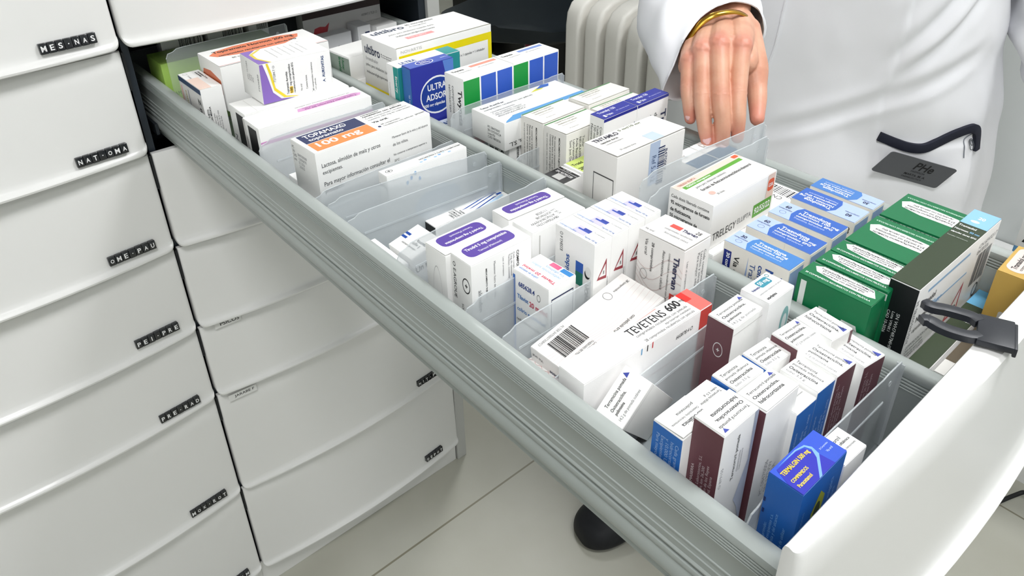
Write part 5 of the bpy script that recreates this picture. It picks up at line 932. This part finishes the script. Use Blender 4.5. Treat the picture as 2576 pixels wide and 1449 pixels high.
for k, (p, r) in FING.items():
    spots += [(Vector(p[3]), .012, .75), (Vector(p[1]), .010, .30), (Vector(p[0]) + Vector((-.003, -.003, .006)), .014, .55)]
spots += [(Vector((0.2145, -0.5645, 0.9530)), .016, .7), (Vector((.24, -.54, .975)), .014, .35)]
for f in hb.faces:
    f.smooth = True
    for l in f.loops:
        v = l.vert.co; s_ = 0
        if v.z < 1.06 and v.x < .3:
            for c_, rr_, a_ in spots: s_ = max(s_, a_ * math.exp(-((v - c_).length / rr_) ** 2))
        l[fl] = (s_, s_, s_, 1)
person = empty('person', (0.6, -0.46, 0)); tag(person, 'person in a white lab coat reaching one hand into the open drawer', 'person')
def pp(name, bm, m, **k):
    o = obj(name, bm, m, **k); o.parent = person; o.location = (-0.6, 0.46, 0); return o
body = pp('body', hb, M_skin)
# finger nails (pale pink), thin shells on the finger tips
M_nail = mat('#ebbdbb', .16, spec=.6, coat=.6)
camdir = Vector((-.78, -.51, .35)).normalized()
def nail(k, face, L, W_, back=.0035):
    p = FING[k][0]; r = FING[k][1][3]; d = (Vector(p[3]) - Vector(p[2])).normalized(); n = Vector(face); n = (n - d * n.dot(d)).normalized(); s = d.cross(n)
    c = Vector(p[3]) - d * back; bm = bmesh.new(); rows = []
    for i in range(7):
        t = i / 6; yy = -L * .5 + L * t; wv = W_ * (1 - (max(0, t - .55) / .45) ** 2.4 * .55) * (1 - (max(0, .25 - t) / .25) ** 2 * .35); row = []
        for j in range(9):
            a = (j / 8 - .5) * 2 * 1.05; row.append(bm.verts.new(c + d * yy + s * math.sin(a) * wv / 1.7 + n * ((r * 1.03) * math.cos(a * .78) + .0002 - .0012 * (max(0, t - .6)) ** 1)))
        rows.append(row)
    for a_, b_ in zip(rows, rows[1:]):
        for j in range(8): bm.faces.new([a_[j], a_[j + 1], b_[j + 1], b_[j]])
    o = obj('fingernail', bm, M_nail, smooth=True); o.parent = body; md = o.modifiers.new('s', 'SOLIDIFY'); md.thickness = .0005
    return o
nail('ring', camdir, .0115, .0088); nail('pinky', camdir + Vector((-.35, .35, 0)), .0100, .0075)
nail('middle', camdir + Vector((-.1, -.1, -.6)), .011, .009, -.001)

# lab coat
bm = bmesh.new(); NA = 420; NZ = 230; rows = []
for i in range(NZ + 1):
    z = .50 + (1.455 - .50) * i / NZ
    rows.append([bm.verts.new(coat_pt(-math.pi + 2 * math.pi * j / NA, z)) for j in range(NA)])
for a_, b_ in zip(rows, rows[1:]):
    for j in range(NA): bm.faces.new([a_[j], a_[(j + 1) % NA], b_[(j + 1) % NA], b_[j]])
coat = pp('lab_coat', bm, M_coat, smooth=True)
def sleeve(rings_, name='sleeve', sub=6, wr=.004):
    bm = bmesh.new(); n0 = len(rings_[0])
    def closed(pts, m):
        out = []; n = len(pts)
        for i in range(n):
            p0, p1, p2, p3 = [Vector(pts[(i + q) % n]) for q in (-1, 0, 1, 2)]
            for k in range(m):
                t = k / m; out.append(.5 * ((2 * p1) + (p2 - p0) * t + (2 * p0 - 5 * p1 + 4 * p2 - p3) * t * t + (3 * p1 - p0 - 3 * p2 + p3) * t ** 3))
        return out
    rr = [closed(r, 5) for r in rings_]; full = []
    m = len(rr[0])
    cols = [spline([r[j] for r in rr], sub) for j in range(m)]
    for i in range(len(cols[0])): full.append([cols[j][i] for j in range(m)])
    for i, ring in enumerate(full):
        c = sum(ring, Vector()) / m
        for j, p in enumerate(ring):
            d = (p - c).normalized(); t = i / (len(full) - 1); w = min(1, t * 5)
            ring[j] = p + d * wr * w * (math.sin(j * .42 + i * .55) * .6 + 1.2 * noise.noise(Vector((j * .16, i * .28, 3))))
    loft(bm, full, True, False)
    o = pp(name, bm, M_coat, smooth=True)
    md = o.modifiers.new('s', 'SOLIDIFY'); md.thickness = .0012; md.offset = -1
    return o
cuffr = [(0.1846, -0.4704, 0.959), (0.1904, -0.4748, 0.9904), (0.2089, -0.4725, 1.0151), (0.2374, -0.4749, 1.0346), (0.274, -0.4850, 1.0440), (0.313, -0.490, 1.0270), (0.3290, -0.4880, 0.9850), (0.2744, -0.4676, 0.9443), (0.2196, -0.4676, 0.942)]
r2 = [(0.2201, -0.4149, 0.9833), (0.2157, -0.4237, 1.0174), (0.2383, -0.4241, 1.0431), (0.2793, -0.4327, 1.0586), (0.3228, -0.4437, 1.0532), (0.3650, -0.4530, 1.0330), (0.3680, -0.4530, 0.9930), (0.3180, -0.4260, 0.9640), (0.253, -0.4156, 0.9592)]
r3 = [(0.2754, -0.3538, 1.0179), (0.2734, -0.3607, 1.0471), (0.2964, -0.3659, 1.0667), (0.3385, -0.3769, 1.08), (0.3806, -0.3893, 1.0713), (0.4180, -0.3990, 1.0460), (0.4190, -0.3980, 1.0042), (0.3711, -0.3739, 0.9788), (0.3064, -0.3567, 0.9884)]
def ringat(c, ax, r, like):
    """ring around c with the same vertex order as `like`"""
    lc = sum((Vector(p) for p in like), Vector()) / len(like); ax = Vector(ax).normalized(); out = []
    for p in like:
        d = Vector(p) - lc; d = (d - ax * d.dot(ax)).normalized(); out.append(Vector(c) + d * r)
    return out
r4 = ringat((.43, -.345, 1.10), (.6, .3, .6), .066, r3); r5 = ringat((.49, -.31, 1.24), (.2, .1, 1), .068, r3); r6 = ringat((.535, -.325, 1.37), (.5, -.6, .6), .072, r3)
sleeve([cuffr, [Vector(a).lerp(Vector(b_), .12) for a, b_ in zip(cuffr, r2)], r2, r3, r4, r5, r6], wr=.0045)
# hem stitching of the cuff
base = [(math.cos(2 * math.pi * q / 10), math.sin(2 * math.pi * q / 10)) for q in range(10)]
def rg(c, ax, r):
    ax = Vector(ax).normalized(); u = ax.orthogonal().normalized(); v = ax.cross(u); return [Vector(c) + (u * a + v * b_) * r for a, b_ in base]
ax0 = (.05, -.1, -1)
sleeve([rg((.648, -.620, 1.38), (.3, -.5, -.8), .068), rg((.695, -.655, 1.27), ax0, .062), rg((.703, -.655, 1.12), ax0, .058), rg((.702, -.668, .998), (-.1, -.1, -1), .056), rg((.690, -.690, .945), (-.3, -.4, -1), .052), rg((.670, -.730, .895), (-.3, -.5, -1), .049), rg((.645, -.785, .850), (-.3, -.6, -.8), .046), rg((.636, -.810, .835), (-.3, -.6, -.8), .046)], sub=7, wr=.007)
# collar opening piece, placket, seams, pocket trim
def ribbon(name, pts, w, th, m, parent=None, off=.0015):
    """strip lying on the coat; pts = (angle, z) list"""
    P = spline([Vector((a, z, 0)) for a, z in pts], 8); bm = bmesh.new(); rings = []
    for i, p in enumerate(P):
        a, z = p.x, p.y; q = P[min(i + 1, len(P) - 1)] - P[max(i - 1, 0)]
        p0 = coat_pt(a, z); n = (coat_pt(a, z, .01) - p0).normalized(); d = (coat_pt(a + q.x * .01, z + q.y * .01) - p0).normalized(); s = d.cross(n).normalized()
        rings.append([p0 + s * (k * w / 2) + n * h for k, h in ((-1, -.001), (-1, off + th * .6), (-.6, off + th), (.6, off + th), (1, off + th * .6), (1, -.001))])
    loft(bm, rings); bmesh.ops.recalc_face_normals(bm, faces=bm.faces); return pp(name, bm, m, auto=True)
ribbon('front_seam', [(-.26, 1.25), (-.277, 1.0), (-.275, .976), (-.283, .945), (-.306, .908), (-.30, .863), (-.30, .62)], .0022, .0009, M_coat)
ribbon('pocket_trim', [(.383, .8385), (.472, .8325), (.545, .8290), (.618, .8288), (.691, .8333), (.767, .8396), (.847, .8460), (.938, .8500), (.985, .8495), (1.03, .8440), (1.055, .8340), (1.068, .8180)], .0118, .0018, mat('#14182a', .8, bump=.3, bscale=1500), off=.003)
def patch(name, a0, a1, z0, z1, m, off=.002):
    bm = bmesh.new(); rows = []
    for i in range(9):
        rows.append([bm.verts.new(coat_pt(a0 + (a1 - a0) * j / 8, z0 + (z1 - z0) * i / 8, off)) for j in range(9)])
    for a_, b_ in zip(rows, rows[1:]):
        for j in range(8): bm.faces.new([a_[j], a_[j + 1], b_[j + 1], b_[j]])
    o = pp(name, bm, m, smooth=True); md = o.modifiers.new('s', 'SOLIDIFY'); md.thickness = .0008; md.offset = 0; return o
def onc(a, z, off, r, name, m, w=.0005, ax=1.0, az=1.5):
    bm = bmesh.new(); pts = [coat_pt(a + ax * r * math.cos(2 * math.pi * q / 24) / .19, z + az * r * math.sin(2 * math.pi * q / 24), off) for q in range(24)]; pts.append(pts[0]); tube(bm, pts, w, 6, False); return pp(name, bm, m, smooth=True)
tagm = mat('#4a4f55', .6)
onc(.975, .8290, .0025, .0050, 'pocket_emblem', tagm, .0005, ax=.8, az=1.4); onc(.975, .8310, .0025, .0024, 'pocket_emblem', tagm, .0005, ax=.8, az=1.3)
ribbon('pocket_tab_stitch', [(.925, .8120), (.920, .8330), (.960, .8400), (1.02, .8420)], .0006, .0003, mat('#8f949c', .7), off=.0012)
ribbon('trouser_hint', [(.0, .52), (.02, .515)], .001, .0005, M_coat) if False else None
# trousers, shoes, hair
M_tr = mat('#23252c', .8, bump=.3, bscale=700)
c_ = lambda e1, e2, z: Vector((*(C0 + E1 * e1 + E2 * e2), z))
bm = bmesh.new()
for s in (-1, 1):
    an = Vector((.487, -.357, .12)) if s < 0 else Vector((.607, -.547, .12)); hip = c_(s * .085, .01, .90); kn = hip.lerp(an, .5) + Vector((*(-E2 * .03), 0))
    limb(bm, [hip, hip.lerp(kn, .5), kn, kn.lerp(an, .5), an], [.105, .092, .072, .066, .062])
pp('trousers', remesh(bm, .008, 4), M_tr, smooth=True)
M_shoe = mat('#14161c', .5, spec=.4, bump=.08)
for (hx, hy), (tx, ty) in (((.520, -.365), (.268, -.303)), ((.64, -.54), (.37, -.605))):
    d = Vector((tx - hx, ty - hy, 0)); L = d.length; d.normalize(); s = Vector((-d.y, d.x, 0)); bm = bmesh.new(); rings = []
    for t, w, h in ((0, .018, .03), (.02, .030, .055), (.08, .037, .085), (.25, .039, .095), (.42, .040, .085), (.58, .045, .068), (.72, .051, .058), (.85, .050, .050), (.94, .040, .042), (.985, .026, .032), (1.0, .012, .020)):
        c = Vector((hx, hy, 0)) + d * L * t; rings.append([c + s * w * a + Vector((0, 0, h * b_ + .001)) for a, b_ in ((-.80, 0), (-1.02, .12), (-1.0, .35), (-.92, .6), (-.68, .86), (-.3, .99), (0, 1.02), (.3, .99), (.68, .86), (.92, .6), (1.0, .35), (1.02, .12), (.80, 0), (0, 0))])
    loft(bm, rings); bmesh.ops.recalc_face_normals(bm, faces=bm.faces); sh = pp('shoe', bm, M_shoe, auto=True); m_ = sh.modifiers.new('s', 'SUBSURF'); m_.levels = 1; m_.render_levels = 2
bm = bmesh.new(); hc = c_(0, -.01, 1.60); ball(bm, hc + Vector((*(E2 * .022), .022)), .1, 3, (.98, .98, 1.08)); ball(bm, hc + Vector((*(E2 * .075), -.05)), .06, 3, (1, 1, 1.5))
pp('hair', remesh(bm, .006, 3), mat('#3a2a20', .55, bump=.5, bscale=300), smooth=True)

# gold bracelet and name badge
BR = [Vector(p) for p in ((0.2157, -0.4716, 1.0036), (0.2202, -0.4732, 1.0169), (0.23, -0.4777, 1.0284), (0.2406, -0.4848, 1.0352), (0.2581, -0.4916, 1.036), (0.2758, -0.4957, 1.0304), (0.2964, -0.4925, 1.0178), (0.3167, -0.4797, 0.9973), (0.3135, -0.4663, 0.9811), (0.2929, -0.4556, 0.9717), (0.2608, -0.4546, 0.9768), (0.2305, -0.4644, 0.9897))]
cen = sum(BR, Vector()) / 12; fd = Vector((0, 0, 0))
for i in range(12): fd += (BR[i] - cen).cross(BR[(i + 1) % 12] - cen)
fd.normalize(); ex = BR + BR[:3]; P_ = []
bm = bmesh.new(); rings = []
cl_ = spline([BR[-1]] + BR + [BR[0], BR[1]], 6)[6:6 + 72]
for p in cl_:
    nn = (p - cen); nn = (nn - fd * nn.dot(fd)).normalized()
    rings.append([p + nn * x + fd * y for x, y in ((0, -.0034), (.0012, -.0028), (.0016, 0), (.0012, .0028), (0, .0034), (-.0006, .0025), (-.0006, -.0025))])
vs = [[bm.verts.new(p) for p in r] for r in rings]
NB = len(vs)
for i in range(NB):
    for j in range(7): bm.faces.new([vs[i][j], vs[i][(j + 1) % 7], vs[(i + 1) % NB][(j + 1) % 7], vs[(i + 1) % NB][j]])
bmesh.ops.recalc_face_normals(bm, faces=bm.faces)
tag(obj('bracelet', bm, mat('#c79a3e', .22, metal=1.0), smooth=True), 'smooth gold bangle around the wrist at the white cuff', 'bracelet')
_v = (coat_pt(.65, .80) - camo.matrix_world.translation).normalized()
b1, b2_, b0 = coat_pt(.456, .8231, .006) - _v * .014, coat_pt(.869, .7981, .004) - _v * .014, coat_pt(.363, .7952, .006) - _v * .014
nrm = (b2_ - b1).cross(b0 - b1); nrm = -nrm.normalized() if nrm.dot(Vector((-1, -.5, .3))) < 0 else nrm.normalized()
lift = nrm * .0
bd = empty('name_badge', tuple(b0 + lift)); tag(bd, 'dark grey name badge hanging below the black trimmed coat pocket', 'badge')
bm = bmesh.new(); fcB = Face((0, 0, 0), b2_ - b1, b1 - b0, nrm)
pl = []
for cx_, cy_, a0 in ((.95, .92, 0), (.05, .92, 90), (.05, .08, 180), (.95, .08, 270)):
    for q in range(5):
        a = R_(a0 + q * 22.5); pl.append((cx_ + .05 * math.cos(a), cy_ + .08 * math.sin(a)))
loft(bm, [[fcB.pt(a, b_, -.0012) for a, b_ in pl], [fcB.pt(a, b_, 0) for a, b_ in pl]]); bmesh.ops.recalc_face_normals(bm, faces=bm.faces)
obj('badge_plate', bm, mat('#54565b', .35, spec=.5), parent=bd)
bm = bmesh.new(); prints(bm, fcB, [('T', .46, .52, .74, .86, '#15161a', 'PHe', 0, .03), ('T', .47, .40, .68, .48, '#2a2b30', 'FARMACIA', 0, .0), ('T', .42, .24, .74, .33, '#101114', 'MARTA. M. A.', 0, .03), ('T', .42, .12, .72, .19, '#303136', 'FARMACEUTICA', 0, 0)], lambda c: 0)
obj('badge_lettering', bm, ink('#121317'), parent=bd)
